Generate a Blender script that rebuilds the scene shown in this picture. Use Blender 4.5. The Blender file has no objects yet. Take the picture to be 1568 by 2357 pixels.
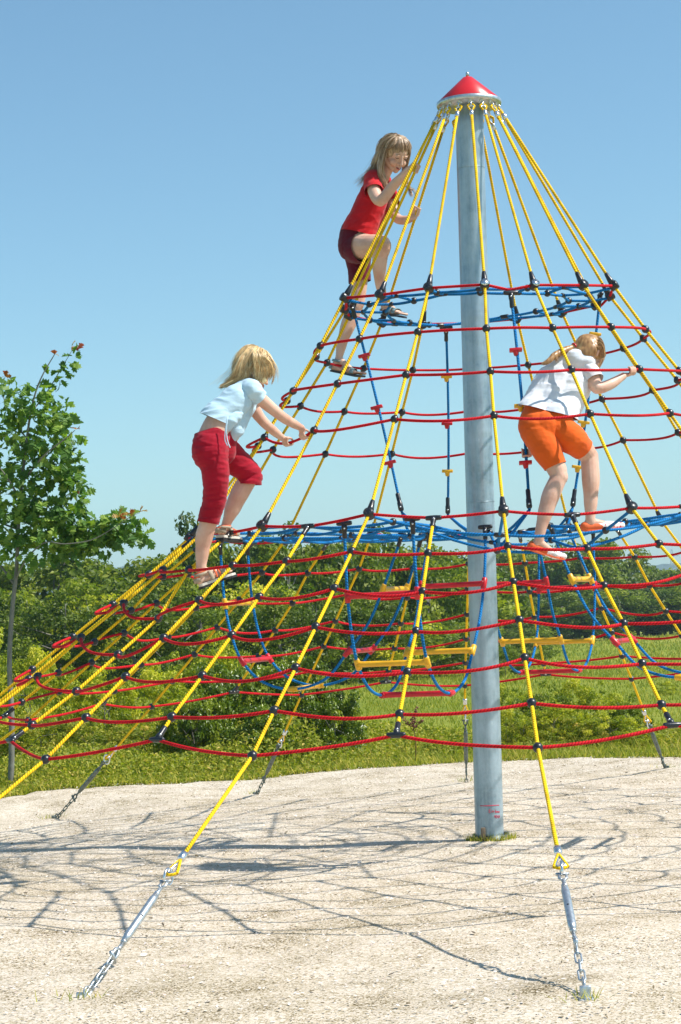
import bpy, bmesh, math, random
import numpy as np
from mathutils import Vector, Matrix, noise as mnoise
PI = math.pi
S = bpy.context.scene
COL = S.collection
rng = random.Random(7)

# ---------------------------------------------------------------- camera
F = 4492.82                      # focal length in pixels of a 1568 x 2357 picture
CAM = Vector((0, -11.9143, 1.46688))
def _camrows():
    yaw, pit, rol = -0.070360, 0.047543, 0.049042
    c, s = math.cos(yaw), math.sin(yaw); Y = Matrix(((c, -s, 0), (s, c, 0), (0, 0, 1)))
    c, s = math.cos(pit), math.sin(pit); P = Matrix(((1, 0, 0), (0, c, s), (0, -s, c)))
    c, s = math.cos(rol), math.sin(rol); R = Matrix(((c, 0, -s), (0, 1, 0), (s, 0, c)))
    return R @ P @ Y
RC = _camrows()
RCT = RC.transposed()
right, fwd, up = RC[0], RC[1], RC[2]
cd = bpy.data.cameras.new('camera'); cam = bpy.data.objects.new('camera', cd); COL.objects.link(cam)
cd.sensor_fit = 'VERTICAL'; cd.sensor_height = 24; cd.lens = 24 * F / 2357
cd.clip_start = 0.1; cd.clip_end = 20000
cam.matrix_world = Matrix(((right[0], up[0], -fwd[0], CAM[0]), (right[1], up[1], -fwd[1], CAM[1]),
                           (right[2], up[2], -fwd[2], CAM[2]), (0, 0, 0, 1)))
S.camera = cam

# ---------------------------------------------------------------- light
SUN_EL, SUN_AZ = math.radians(52), math.radians(98)   # azimuth clockwise from +Y
sun_to = Vector((math.sin(SUN_AZ) * math.cos(SUN_EL), math.cos(SUN_AZ) * math.cos(SUN_EL), math.sin(SUN_EL)))
w = bpy.data.worlds.new('World'); S.world = w; w.use_nodes = True
nt = w.node_tree; bg = nt.nodes['Background']
sky = nt.nodes.new('ShaderNodeTexSky'); sky.sky_type = 'NISHITA'; sky.sun_disc = False
sky.sun_elevation = SUN_EL; sky.sun_rotation = SUN_AZ
sky.altitude = 250; sky.air_density = 1.0; sky.dust_density = 0.6; sky.ozone_density = 1.0
tint = nt.nodes.new('ShaderNodeMix'); tint.data_type = 'RGBA'; tint.blend_type = 'MULTIPLY'; tint.inputs[0].default_value = 1
tint.inputs[7].default_value = (.84, 1.11, 1.12, 1)          # the photograph's film balance: a clear cyan blue sky
nt.links.new(sky.outputs[0], tint.inputs[6]); nt.links.new(tint.outputs[2], bg.inputs[0]); bg.inputs[1].default_value = 0.091
ld = bpy.data.lights.new('sun', 'SUN'); ld.energy = 4.3; ld.angle = math.radians(0.8); ld.color = (1, .95, .88)
sun = bpy.data.objects.new('sun', ld); COL.objects.link(sun)
sun.rotation_euler = (-sun_to).to_track_quat('-Z', 'Y').to_euler()
S.view_settings.view_transform = 'Standard'; S.view_settings.look = 'None'
S.view_settings.exposure = 0.62; S.view_settings.gamma = 1; S.view_settings.use_curve_mapping = False
S.cycles.max_bounces = 6; S.cycles.transparent_max_bounces = 8

# ---------------------------------------------------------------- helpers
def proj(P):
    q = RC @ (Vector(P) - CAM); return 784 + F * q[0] / q[1], 1178.5 - F * q[2] / q[1]
def ray(u, v): return RCT @ Vector(((u - 784) / F, 1, (1178.5 - v) / F))
def at(u, v, y):
    "the point of the vertical plane at world depth y that is seen at picture point (u, v)"
    d = ray(u, v); return CAM + d * ((y - CAM[1]) / d[1])
def px(y, n=1.0): return n * (y - CAM[1]) / F      # metres covered by n pixels at depth y
def at_depth(u, v, P0):
    "P0 moved sideways, at its own distance, to be seen at (u, v)"
    q = RC @ (Vector(P0) - CAM); return CAM + RCT @ Vector((q[1] * (u - 784) / F, q[1], q[1] * (1178.5 - v) / F))

def tag(o, label=None, cat=None, group=None, kind=None):
    if label: o['label'] = label
    if cat: o['category'] = cat
    if group: o['group'] = group
    if kind: o['kind'] = kind
    return o
def empty(name, loc=(0, 0, 0), rz=0):
    o = bpy.data.objects.new(name, None); o.location = loc; o.rotation_euler.z = rz
    o.empty_display_size = .2; COL.objects.link(o); return o
def link(name, me, mat, parent=None, local=False, smooth=True):
    o = bpy.data.objects.new(name, me); COL.objects.link(o)
    if mat is not None and not me.materials:
        for m in (mat if isinstance(mat, (list, tuple)) else [mat]): me.materials.append(m)
    if smooth and len(me.polygons): me.polygons.foreach_set('use_smooth', [True] * len(me.polygons))
    if parent is not None:
        o.parent = parent
        if not local:
            m = Matrix.Identity(4); p = parent
            chain = []
            while p is not None: chain.append(p); p = p.parent
            for p in reversed(chain):
                m = m @ p.matrix_parent_inverse @ Matrix.LocRotScale(p.location, p.rotation_euler, p.scale)
            o.matrix_parent_inverse = m.inverted()
    return o

def frame(d, hint=Vector((0, 0, 1))):
    d = d.normalized()
    x = hint.cross(d)
    if x.length < 1e-4: x = Vector((1, 0, 0)).cross(d)
    x.normalize(); return x, d.cross(x).normalized(), d

class MB:
    def __init__(s): s.v = []; s.f = []; s.uv = []
    def add(s, vs, fs, uvs=None):
        n = len(s.v); s.v += [tuple(q) for q in vs]
        for i, f in enumerate(fs):
            s.f.append(tuple(k + n for k in f)); s.uv.append(uvs[i] if uvs else [(0, 0)] * len(f))
    def tube(s, pts, r, n=8, closed=False, cap=True, hint=None, flat=1.0):
        pts = [Vector(p) for p in pts]; m = len(pts)
        rs = r if isinstance(r, (list, tuple)) else [r] * m
        tang = []
        for i in range(m):
            if closed: t = pts[(i + 1) % m] - pts[i - 1]
            else: t = pts[min(i + 1, m - 1)] - pts[max(i - 1, 0)]
            if t.length < 1e-9: t = Vector((0, 0, 1))
            tang.append(t.normalized())
        x, y, _ = frame(tang[0], hint or Vector((0.13, 0.21, 1)))
        V = []; L = 0; ls = []
        for i in range(m):
            if i: L += (pts[i] - pts[i - 1]).length
            ls.append(L)
            t = tang[i]; x = (x - t * x.dot(t))
            if x.length < 1e-6: x = frame(t)[0]
            x.normalize(); y = t.cross(x)
            for j in range(n):
                a = 2 * PI * j / n; V.append(pts[i] + (x * math.cos(a) + y * (math.sin(a) * flat)) * rs[i])
        Fc = []; U = []
        for i in range(m if closed else m - 1):
            i2 = (i + 1) % m; l2 = ls[i2] if i2 else L + (pts[0] - pts[-1]).length
            for j in range(n):
                j2 = (j + 1) % n
                Fc.append((i * n + j, i * n + j2, i2 * n + j2, i2 * n + j))
                U.append([(ls[i], j / n), (ls[i], (j + 1) / n), (l2, (j + 1) / n), (l2, j / n)])
        if cap and not closed:
            Fc.append(tuple(reversed(range(n)))); U.append([(0, 0)] * n)
            Fc.append(tuple((m - 1) * n + j for j in range(n))); U.append([(0, 0)] * n)
        s.add(V, Fc, U)
    def lathe(s, o, d, prof, n=16, hint=None):
        "prof: list of (distance along d, radius)"
        x, y, d = frame(Vector(d), hint or Vector((0, 0, 1)))
        V = []; o = Vector(o)
        for h, r in prof:
            for j in range(n):
                a = 2 * PI * j / n; V.append(o + d * h + (x * math.cos(a) + y * math.sin(a)) * r)
        Fc = []; U = []
        for i in range(len(prof) - 1):
            for j in range(n):
                j2 = (j + 1) % n; Fc.append((i * n + j, i * n + j2, (i + 1) * n + j2, (i + 1) * n + j))
                U.append([(prof[i][0], j / n), (prof[i][0], (j + 1) / n), (prof[i + 1][0], (j + 1) / n), (prof[i + 1][0], j / n)])
        Fc.append(tuple(reversed(range(n)))); U.append([(0, 0)] * n)
        m = len(prof) - 1; Fc.append(tuple(m * n + j for j in range(n))); U.append([(0, 0)] * n)
        s.add(V, Fc, U)
    def ball(s, c, r, n=14, m=9, sc=None, axes=None):
        c = Vector(c); V = []
        ax = axes or (Vector((1, 0, 0)), Vector((0, 1, 0)), Vector((0, 0, 1))); sc = sc or (1, 1, 1)
        for i in range(1, m):
            t = PI * i / m
            for j in range(n):
                a = 2 * PI * j / n
                V.append(c + (ax[0] * (math.sin(t) * math.cos(a) * sc[0]) + ax[1] * (math.sin(t) * math.sin(a) * sc[1]) + ax[2] * (math.cos(t) * sc[2])) * r)
        Fc = []
        for i in range(m - 2):
            for j in range(n):
                j2 = (j + 1) % n; Fc.append((i * n + j, (i + 1) * n + j, (i + 1) * n + j2, i * n + j2))
        V.append(c + ax[2] * (r * sc[2])); V.append(c - ax[2] * (r * sc[2])); T = len(V) - 2
        for j in range(n):
            j2 = (j + 1) % n; Fc.append((T, j, j2)); Fc.append((T + 1, (m - 2) * n + j2, (m - 2) * n + j))
        s.add(V, Fc)
    def box(s, c, hx, hy, hz, axes=None, bev=0.0):
        c = Vector(c); ax = axes or (Vector((1, 0, 0)), Vector((0, 1, 0)), Vector((0, 0, 1)))
        b = min(bev, hx * .9, hy * .9, hz * .9)
        if b <= 0:
            V = [c + ax[0] * (hx * i) + ax[1] * (hy * j) + ax[2] * (hz * k) for k in (-1, 1) for j in (-1, 1) for i in (-1, 1)]
            s.add(V, [(0, 2, 3, 1), (4, 5, 7, 6), (0, 1, 5, 4), (2, 6, 7, 3), (0, 4, 6, 2), (1, 3, 7, 5)]); return
        bm = bmesh.new(); bmesh.ops.create_cube(bm, size=2)
        for q in bm.verts: q.co = Vector((q.co.x * hx, q.co.y * hy, q.co.z * hz))
        bmesh.ops.bevel(bm, geom=bm.edges[:], offset=b, segments=2, affect='EDGES', profile=.5)
        bm.verts.ensure_lookup_table()
        s.add([c + ax[0] * q.co.x + ax[1] * q.co.y + ax[2] * q.co.z for q in bm.verts], [tuple(q.index for q in f.verts) for f in bm.faces]); bm.free()
    def mesh(s, name):
        me = bpy.data.meshes.new(name); me.from_pydata(s.v, [], s.f)
        ul = me.uv_layers.new(name='UVMap'); flat = [c for f in s.uv for q in f for c in q]
        ul.data.foreach_set('uv', flat); me.update(); return me
    def build(s, name, mat, parent=None, local=False, smooth=True):
        return link(name, s.mesh(name), mat, parent, local, smooth)

def bez(P, n=10):
    "smooth Catmull-Rom curve through the points"
    P = [Vector(p) for p in P]; out = []
    for i in range(len(P) - 1):
        a = P[i - 1] if i else P[0] * 2 - P[1]; b, c = P[i], P[i + 1]; d = P[i + 2] if i + 2 < len(P) else c * 2 - b
        for k in range(n):
            t = k / n
            out.append(.5 * ((2 * b) + (c - a) * t + (2 * a - 5 * b + 4 * c - d) * t * t + (3 * b - a - 3 * c + d) * t ** 3))
    out.append(P[-1]); return out

# ---------------------------------------------------------------- materials
def newmat(name):
    m = bpy.data.materials.new(name); m.use_nodes = True
    t = m.node_tree; return m, t, t.nodes['Principled BSDF']
def N(t, typ, **kw):
    n = t.nodes.new(typ)
    for k, v in kw.items(): setattr(n, k, v)
    return n
def ramp(t, fac, stops):
    r = N(t, 'ShaderNodeValToRGB'); e = r.color_ramp.elements
    e[0].position, e[0].color = stops[0][0], (*stops[0][1], 1); e[1].position, e[1].color = stops[-1][0], (*stops[-1][1], 1)
    for p, c in stops[1:-1]:
        q = e.new(p); q.color = (*c, 1)
    t.links.new(fac, r.inputs[0]); return r.outputs[0]
def coords(t, kind='Object', scale=(1, 1, 1)):
    c = N(t, 'ShaderNodeTexCoord'); m = N(t, 'ShaderNodeMapping'); m.inputs['Scale'].default_value = scale
    t.links.new(c.outputs[kind], m.inputs[0]); return m.outputs[0]
def noise_(t, vec, scale, detail=4, rough=.55):
    n = N(t, 'ShaderNodeTexNoise'); n.inputs['Scale'].default_value = scale; n.inputs['Detail'].default_value = detail
    n.inputs['Roughness'].default_value = rough; t.links.new(vec, n.inputs['Vector']); return n.outputs['Fac']
def bump(t, b, h, strength=.3, dist=.01, prev=None):
    n = N(t, 'ShaderNodeBump'); n.inputs['Strength'].default_value = strength; n.inputs['Distance'].default_value = dist
    t.links.new(h, n.inputs['Height'])
    if prev: t.links.new(prev, n.inputs['Normal'])
    t.links.new(n.outputs[0], b.inputs['Normal']); return n.outputs[0]
def math_(t, op, a, b=None):
    n = N(t, 'ShaderNodeMath', operation=op)
    for i, q in enumerate((a, b)):
        if q is None: continue
        if isinstance(q, (int, float)): n.inputs[i].default_value = q
        else: t.links.new(q, n.inputs[i])
    return n.outputs[0]
def simple(name, col, rough=.5, metal=0, nscale=30, namt=.15, bstr=.1, bscale=None, spec=.5, stretch=(1, 1, 1), bdist=.004):
    m, t, b = newmat(name); v = coords(t, 'Object', stretch)
    f = noise_(t, v, nscale)
    lo = tuple(c * (1 - namt) for c in col); hi = tuple(min(1, c * (1 + namt)) for c in col)
    t.links.new(ramp(t, f, [(.3, lo), (.7, hi)]), b.inputs['Base Color'])
    b.inputs['Roughness'].default_value = rough; b.inputs['Metallic'].default_value = metal
    b.inputs['Specular IOR Level'].default_value = spec
    if bstr: bump(t, b, noise_(t, v, bscale or nscale * 3), bstr, bdist)
    return m
def rope_mat(name, base, dark, tw=.016):
    m, t, b = newmat(name)
    uv = N(t, 'ShaderNodeUVMap'); sp = N(t, 'ShaderNodeSeparateXYZ'); t.links.new(uv.outputs[0], sp.inputs[0])
    ph = math_(t, 'ADD', math_(t, 'DIVIDE', sp.outputs[0], tw), math_(t, 'MULTIPLY', sp.outputs[1], 2.0))
    h = math_(t, 'ABSOLUTE', math_(t, 'SINE', math_(t, 'MULTIPLY', ph, PI)))
    v = coords(t, 'Object'); n2 = noise_(t, v, 9, 3); n3 = noise_(t, v, 160, 2)
    mixf = math_(t, 'ADD', math_(t, 'MULTIPLY', h, .75), math_(t, 'MULTIPLY', n3, .35))
    c = ramp(t, mixf, [(.05, dark), (.55, base), (1.0, tuple(min(1, x * 1.12) for x in base))])
    mx = N(t, 'ShaderNodeMix', data_type='RGBA'); mx.blend_type = 'MULTIPLY'
    t.links.new(ramp(t, n2, [(.36, (.60, .57, .54)), (.46, (.88, .87, .86)), (.56, (1, 1, 1))]), mx.inputs[7]); t.links.new(c, mx.inputs[6]); mx.inputs[0].default_value = .7
    t.links.new(mx.outputs[2], b.inputs['Base Color']); b.inputs['Roughness'].default_value = .75; b.inputs['Specular IOR Level'].default_value = .22
    bump(t, b, h, .9, .003); return m
M = {}
M['yellow'] = rope_mat('yellow_rope', (.90, .57, .010), (.58, .31, .005))
M['red'] = rope_mat('red_rope', (.58, .006, .014), (.20, .002, .004))
M['blue'] = rope_mat('blue_rope', (.006, .19, .50), (.003, .06, .20))
M['black'] = simple('black_plastic', (.012, .014, .018), .32, 0, 60, .3, .15, spec=.6)
M['steel'] = simple('galvanised_steel', (.52, .56, .58), .38, .85, 40, .25, .2)
M['steel_dark'] = simple('shade_toned_steel', (.13, .16, .15), .45, .7, 40, .35, .2)  # darkened copy of the steel; carries painted shade on the back anchor fittings
M['chrome'] = simple('bright_steel', (.72, .74, .76), .22, .95, 40, .1, .05)
M['red_plastic'] = simple('red_plastic', (.55, .010, .018), .35, 0, 20, .15, .08)
M['yellow_plastic'] = simple('yellow_plastic', (.80, .42, .012), .38, 0, 20, .12, .08)
M['cap'] = simple('red_painted_metal', (.62, .018, .025), .30, .0, 6, .10, .05)
def mast_mat():
    m, t, b = newmat('galvanised_mast'); v = coords(t, 'Object'); v2 = coords(t, 'Object', (9, 9, .8))
    vo = N(t, 'ShaderNodeTexVoronoi'); vo.inputs['Scale'].default_value = 70; t.links.new(v, vo.inputs['Vector'])
    s1 = noise_(t, v2, 1.6, 6, .6); s2 = noise_(t, v, 5, 6, .7); s3 = noise_(t, coords(t, 'Object', (1, 1, 12)), 2.0, 3); s4 = noise_(t, coords(t, 'Object', (3, 3, 1)), 40, 3)
    f = math_(t, 'ADD', math_(t, 'ADD', math_(t, 'MULTIPLY', s1, .5), math_(t, 'MULTIPLY', s2, .45)), math_(t, 'MULTIPLY', s4, .08))
    c = ramp(t, f, [(.40, (.20, .28, .34)), (.50, (.32, .42, .485)), (.62, (.42, .53, .60)), (.70, (.60, .69, .74))])
    t.links.new(c, b.inputs['Base Color']); b.inputs['Metallic'].default_value = .5
    t.links.new(ramp(t, s2, [(.3, (.28,) * 3), (.7, (.44,) * 3)]), b.inputs['Roughness'])
    p = bump(t, b, f, .15, .004); bump(t, b, s3, .2, .01, p); return m
M['mast'] = mast_mat()
# ---------------------------------------------------------------- terrain
BUMPS = [(-3.35, 2.99, -.06), (-1.91, 3.96, -.04), (-1.58, -4.52, .03), (.28, -4.98, .08), (1.39, 3.99, .03)]
def sstep(a, b, x):
    t = np.clip((x - a) / (b - a), 0, 1); return t * t * (3 - 2 * t)
def terrain(x, y):
    x = np.asarray(x, float); y = np.asarray(y, float)
    z = -.021 * np.clip(y - 8, 0, 262) * sstep(6, 24, y)
    z = z + .55 * sstep(20, 45, y) * np.sin(x * .11 + .6) * np.cos(y * .05) * .35
    z = z + .9 * sstep(90, 150, y) * np.sin(x * .045 + .2)
    for bx, by, bz in BUMPS: z = z + bz * np.exp(-((x - bx) ** 2 + (y - by) ** 2) / .5)
    z = z + .012 * np.sin(x * 2.3 + 1) * np.cos(y * 1.9) + .006 * np.sin(x * 7.1) * np.sin(y * 6.3)
    return z
def tz(x, y): return float(terrain(x, y))
def sheet(name, xs, ys, mat, dz=0.0, keep=None, kind='structure', zf=None):
    X, Y = np.meshgrid(xs, ys); Z = (zf or terrain)(X, Y) + dz
    V = np.stack([X.ravel(), Y.ravel(), Z.ravel()], 1); nx = len(xs)
    I, J = np.meshgrid(np.arange(nx - 1), np.arange(len(ys) - 1)); a = (J * nx + I).ravel()
    Fc = np.stack([a, a + 1, a + nx + 1, a + nx], 1)
    if keep is not None:
        c = V[Fc].mean(1); Fc = Fc[keep(c[:, 0], c[:, 1])]
    me = npmesh(name, V, Fc); o = link(name, me, mat); return tag(o, kind=kind)
def npmesh(name, V, Fc, var=None, uv=None):
    V = np.asarray(V, np.float32); Fc = np.asarray(Fc, np.int32); n = Fc.shape[1]
    me = bpy.data.meshes.new(name); me.vertices.add(len(V)); me.vertices.foreach_set('co', V.ravel())
    me.loops.add(Fc.size); me.loops.foreach_set('vertex_index', Fc.ravel())
    me.polygons.add(len(Fc)); me.polygons.foreach_set('loop_start', np.arange(0, Fc.size, n, dtype=np.int32))
    try: me.polygons.foreach_set('loop_total', np.full(len(Fc), n, np.int32))
    except Exception: pass
    if var is not None:
        ca = me.attributes.new('var', 'FLOAT', 'POINT'); ca.data.foreach_set('value', np.asarray(var, np.float32))
    me.update(calc_edges=True); me.validate(); return me
def attr(t, name='var'):
    a = N(t, 'ShaderNodeAttribute'); a.attribute_name = name; return a.outputs['Fac']

# ground materials
def chips_mat():
    m, t, b = newmat('wood_chips'); v = coords(t, 'Object')
    vo = N(t, 'ShaderNodeTexVoronoi'); vo.inputs['Scale'].default_value = 85; t.links.new(v, vo.inputs['Vector'])
    big = noise_(t, v, .5, 4); mid = noise_(t, v, 2.6, 6, .7); fine = noise_(t, v, 60, 5, .75); spk = noise_(t, v, 120, 2, .5)
    sepc = N(t, 'ShaderNodeSeparateColor'); t.links.new(vo.outputs['Color'], sepc.inputs[0])
    f = math_(t, 'ADD', math_(t, 'MULTIPLY', sepc.outputs[0], .40), math_(t, 'MULTIPLY', fine, .60))
    c = ramp(t, f, [(.26, (.36, .30, .19)), (.40, (.56, .49, .37)), (.55, (.66, .59, .49)), (.8, (.74, .67, .58))])
    mx = N(t, 'ShaderNodeMix', data_type='RGBA'); mx.blend_type = 'MULTIPLY'; mx.inputs[0].default_value = 1
    t.links.new(c, mx.inputs[6]); t.links.new(ramp(t, math_(t, 'ADD', math_(t, 'MULTIPLY', big, .5), math_(t, 'MULTIPLY', mid, .5)), [(.36, (.82, .78, .70)), (.5, (.96, .93, .90)), (.62, (1, 1, 1))]), mx.inputs[7])
    sk = math_(t, 'ADD', math_(t, 'MULTIPLY', spk, .6), math_(t, 'MULTIPLY', mid, .4))
    m2 = N(t, 'ShaderNodeMix', data_type='RGBA'); m2.blend_type = 'MULTIPLY'; m2.inputs[0].default_value = 1
    t.links.new(mx.outputs[2], m2.inputs[6]); t.links.new(ramp(t, sk, [(.375, (.16, .13, .08)), (.425, (.55, .50, .36)), (.46, (1, 1, 1))]), m2.inputs[7])
    t.links.new(m2.outputs[2], b.inputs['Base Color']); b.inputs['Roughness'].default_value = .9; b.inputs['Specular IOR Level'].default_value = .2
    bump(t, b, f, .6, .008); return m
def meadow_mat():
    m, t, b = newmat('meadow_grass'); v = coords(t, 'Object'); v2 = coords(t, 'Object', (.35, 1, 1))
    a1 = noise_(t, v2, .12, 5, .6); a2 = noise_(t, v2, 1.3, 5, .7); a3 = noise_(t, v, 14, 4, .7)
    f = math_(t, 'ADD', math_(t, 'ADD', math_(t, 'MULTIPLY', a1, .55), math_(t, 'MULTIPLY', a2, .3)), math_(t, 'MULTIPLY', a3, .2))
    c = ramp(t, f, [(.34, (0.114, 0.165, 0.015)), (.48, (0.226, 0.277, 0.026)), (.60, (0.331, 0.356, 0.050)), (.70, (0.542, 0.449, 0.132))])
    t.links.new(c, b.inputs['Base Color']); b.inputs['Roughness'].default_value = .9; b.inputs['Specular IOR Level'].default_value = .15
    bump(t, b, math_(t, 'ADD', a2, a3), .8, .15); return m
def leaf_mat(name, stops, trans=.35, rough=.5, spec=.35):
    m, t, b = newmat(name); f = attr(t); v = coords(t, 'Object'); n = noise_(t, v, 1.3, 2)
    g = math_(t, 'ADD', math_(t, 'MULTIPLY', f, .75), math_(t, 'MULTIPLY', n, .35))
    c = ramp(t, g, stops); t.links.new(c, b.inputs['Base Color']); b.inputs['Roughness'].default_value = rough; b.inputs['Specular IOR Level'].default_value = spec
    tr = N(t, 'ShaderNodeBsdfTranslucent'); mc = N(t, 'ShaderNodeMix', data_type='RGBA'); mc.blend_type = 'MULTIPLY'; mc.inputs[0].default_value = 1
    t.links.new(c, mc.inputs[6]); mc.inputs[7].default_value = (1.5, 1.7, .6, 1); t.links.new(mc.outputs[2], tr.inputs[0])
    ms = N(t, 'ShaderNodeMixShader'); ms.inputs[0].default_value = trans; t.links.new(b.outputs[0], ms.inputs[1]); t.links.new(tr.outputs[0], ms.inputs[2])
    t.links.new(ms.outputs[0], t.nodes['Material Output'].inputs[0]); return m
M['chips'] = chips_mat(); M['meadow'] = meadow_mat()
M['leaf_dark'] = leaf_mat('dark_foliage', [(.2, (0.044, 0.080, 0.009)), (.6, (0.106, 0.151, 0.013)), (1, (0.209, 0.246, 0.022))], .30)
M['leaf_mid'] = leaf_mat('green_foliage', [(.2, (0.065, 0.109, 0.009)), (.6, (0.154, 0.205, 0.015)), (1, (0.308, 0.329, 0.029))], .35)
M['leaf_light'] = leaf_mat('light_foliage', [(.2, (0.138, 0.188, 0.013)), (.6, (0.355, 0.377, 0.025)), (1, (0.683, 0.586, 0.062))], .38)
M['leaf_bush'] = leaf_mat('bush_foliage', [(.15, (0.056, 0.097, 0.010)), (.6, (0.141, 0.205, 0.016)), (1, (0.332, 0.371, 0.034))], .28, .35, .5)
M['leaf_oak'] = leaf_mat('oak_leaf', [(.15, (0.063, 0.144, 0.034)), (.6, (0.135, 0.251, 0.045)), (1, (0.333, 0.434, 0.073))], .36, .5, .3)
M['leaf_red'] = leaf_mat('young_oak_leaf', [(.15, (.30, .05, .03)), (.6, (.38, .15, .04)), (1, (.42, .30, .06))], .40, .4)
M['weed'] = leaf_mat('weed_leaf', [(.15, (0.109, 0.152, 0.014)), (.5, (0.254, 0.289, 0.026)), (.8, (0.472, 0.412, 0.059)), (1, (0.653, 0.457, 0.140))], .36, .6)
M['bark'] = simple('bark', (.17, .16, .13), .85, 0, 30, .35, .6, stretch=(1, 1, .3), bdist=.01)
M['oakbark'] = simple('smooth_grey_bark', (.17, .17, .14), .75, 0, 22, .3, .4, stretch=(1, 1, .5), bdist=.006)
M['stalk'] = simple('dry_stalk', (.16, .07, .035), .85, 0, 40, .3, .3)

# ground sheets
def axis(a, b, f0, n1, far, n2):
    "fine in [a, b], growing outwards"
    core = np.linspace(a, b, n1); g = np.geomspace(f0, far, n2)
    return core, g
xs = np.concatenate([-np.geomspace(3000, 30, 22), np.linspace(-28, 28, 113), np.geomspace(30, 3000, 22)])
ys = np.concatenate([np.linspace(-60, -14, 12), np.linspace(-13, 16, 100), np.geomspace(16.5, 3000, 70)])
sheet('meadow', xs, ys, M['meadow'], -.035)
EDGE = [(-180, 13), (-150, 13), (-125, 11), (-100, 8.5), (-80, 6.6), (-60, 6.05), (-44, 5.95), (-35.7, 6.0), (-21.6, 5.48), (-12, 5.62), (-2.7, 5.78), (6.5, 5.80), (17.4, 5.52), (30, 5.5), (60, 6.2), (85, 8.5), (120, 11), (150, 13), (180, 13)]
def edge_r(x, y):
    a = np.degrees(np.arctan2(x, y)); r = np.interp(a, [e[0] for e in EDGE], [e[1] for e in EDGE])
    return r + .05 * np.sin(a * .9) + .03 * np.sin(a * 2.3 + 1) + .02 * np.sin(a * 5.1)
# chip bed: polar mesh whose rim follows the edge and dives under the grass
nA, nR = 420, 90
aa = np.linspace(0, 2 * PI, nA, endpoint=False); tt = np.linspace(0, 1, nR)
EX = edge_r(np.sin(aa), np.cos(aa)); R2 = tt[:, None] * EX[None, :]
X = R2 * np.sin(aa)[None]; Y = R2 * np.cos(aa)[None]; Z = terrain(X, Y) - .05 * (tt[:, None] > .995)
Z = Z + .004 * np.sin(X * 2.9 + np.sin(Y * 1.7) * 2) * np.sin(Y * 2.2 + X)
V = np.stack([X.ravel(), Y.ravel(), Z.ravel()], 1); fc = []
I, J = np.meshgrid(np.arange(nA), np.arange(nR - 1)); a = (J * nA + I).ravel(); b_ = (J * nA + (I + 1) % nA).ravel()
tag(link('ground', npmesh('ground', V, np.stack([a, b_, b_ + nA, a + nA], 1)), M['chips']), kind='structure')
# loose chips
def quads_on_ground(n, xr, yr, seed, sz, asp, inside=True):
    g = np.random.default_rng(seed); x = g.uniform(*xr, n); y = g.uniform(*yr, n)
    ok = (np.hypot(x, y) < edge_r(x, y) - .02) & (np.abs(x - .05 + .0 * y) < .115 * (y + 12.2) + 1.9)
    x, y = x[ok], y[ok]; n = len(x); th = g.uniform(0, 2 * PI, n); L = sz * g.lognormal(0, .36, n); W = L / g.uniform(asp * .6, asp * 1.6, n)
    u = np.stack([np.cos(th), np.sin(th), g.normal(0, .18, n)], 1); v = np.stack([-np.sin(th), np.cos(th), g.normal(0, .30, n)], 1)
    c = np.stack([x, y, terrain(x, y) + .006 + g.uniform(0, .006, n)], 1)
    P = [c - u * L[:, None], c + u * (L * -.3)[:, None] + v * W[:, None], c + u * (L * .6)[:, None] + v * (W * .8)[:, None], c + u * L[:, None], c + u * (L * .3)[:, None] - v * W[:, None], c - u * (L * .6)[:, None] - v * (W * .9)[:, None]]
    V = np.stack(P, 1).reshape(-1, 3); Fc = np.arange(n * 6).reshape(-1, 6); return V, Fc, np.repeat(g.uniform(0, 1, n), 6)
def chip_flake_mat():
    m, t, b = newmat('chip_flakes'); f = attr(t)
    t.links.new(ramp(t, f, [(.0, (.07, .05, .03)), (.14, (.25, .19, .10)), (.20, (.55, .46, .32)), (.5, (.66, .59, .50)), (.85, (.76, .70, .64)), (1, (.66, .50, .44))]), b.inputs['Base Color'])
    b.inputs['Roughness'].default_value = .85; return m
V, Fc, var = quads_on_ground(150000, (-6, 6), (-6.2, 6), 3, .0056, 2.6)
tag(link('wood_chips', npmesh('wood_chips', V, Fc, var), chip_flake_mat(), smooth=False), 'loose cream and brown wood chips scattered over the play area ground', 'wood chips', kind='stuff')

# ---------------------------------------------------------------- foliage
def leaf_cards(C, Nrm, size, g, elong=1.9, droop=.3, fold=.25, axis=None):
    "folded diamond leaves: centre, normal, size"
    n = len(C); r = g.normal(size=(n, 3)); 
    ax = r - Nrm * (r * Nrm).sum(1, keepdims=True) if axis is None else axis
    ax[:, 2] -= droop; ax /= np.linalg.norm(ax, axis=1, keepdims=True) + 1e-9
    sd = np.cross(ax, Nrm); sd /= np.linalg.norm(sd, axis=1, keepdims=True) + 1e-9; nn = np.cross(sd, ax)
    L = (size * g.uniform(.65, 1.25, n))[:, None]; W = L / elong
    P = np.stack([C - ax * L * .5, C + sd * W * .5 + nn * L * fold * .4, C + ax * L * .5 - nn * L * .1, C - sd * W * .5 + nn * L * fold * .4], 1)
    V = P.reshape(-1, 3); k = np.arange(n)[:, None] * 4
    Fc = np.concatenate([k + [0, 1, 2], k + [0, 2, 3]], 0); return V, Fc
def unit(g, n):
    v = g.normal(size=(n, 3)); return v / np.linalg.norm(v, axis=1, keepdims=True)
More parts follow.
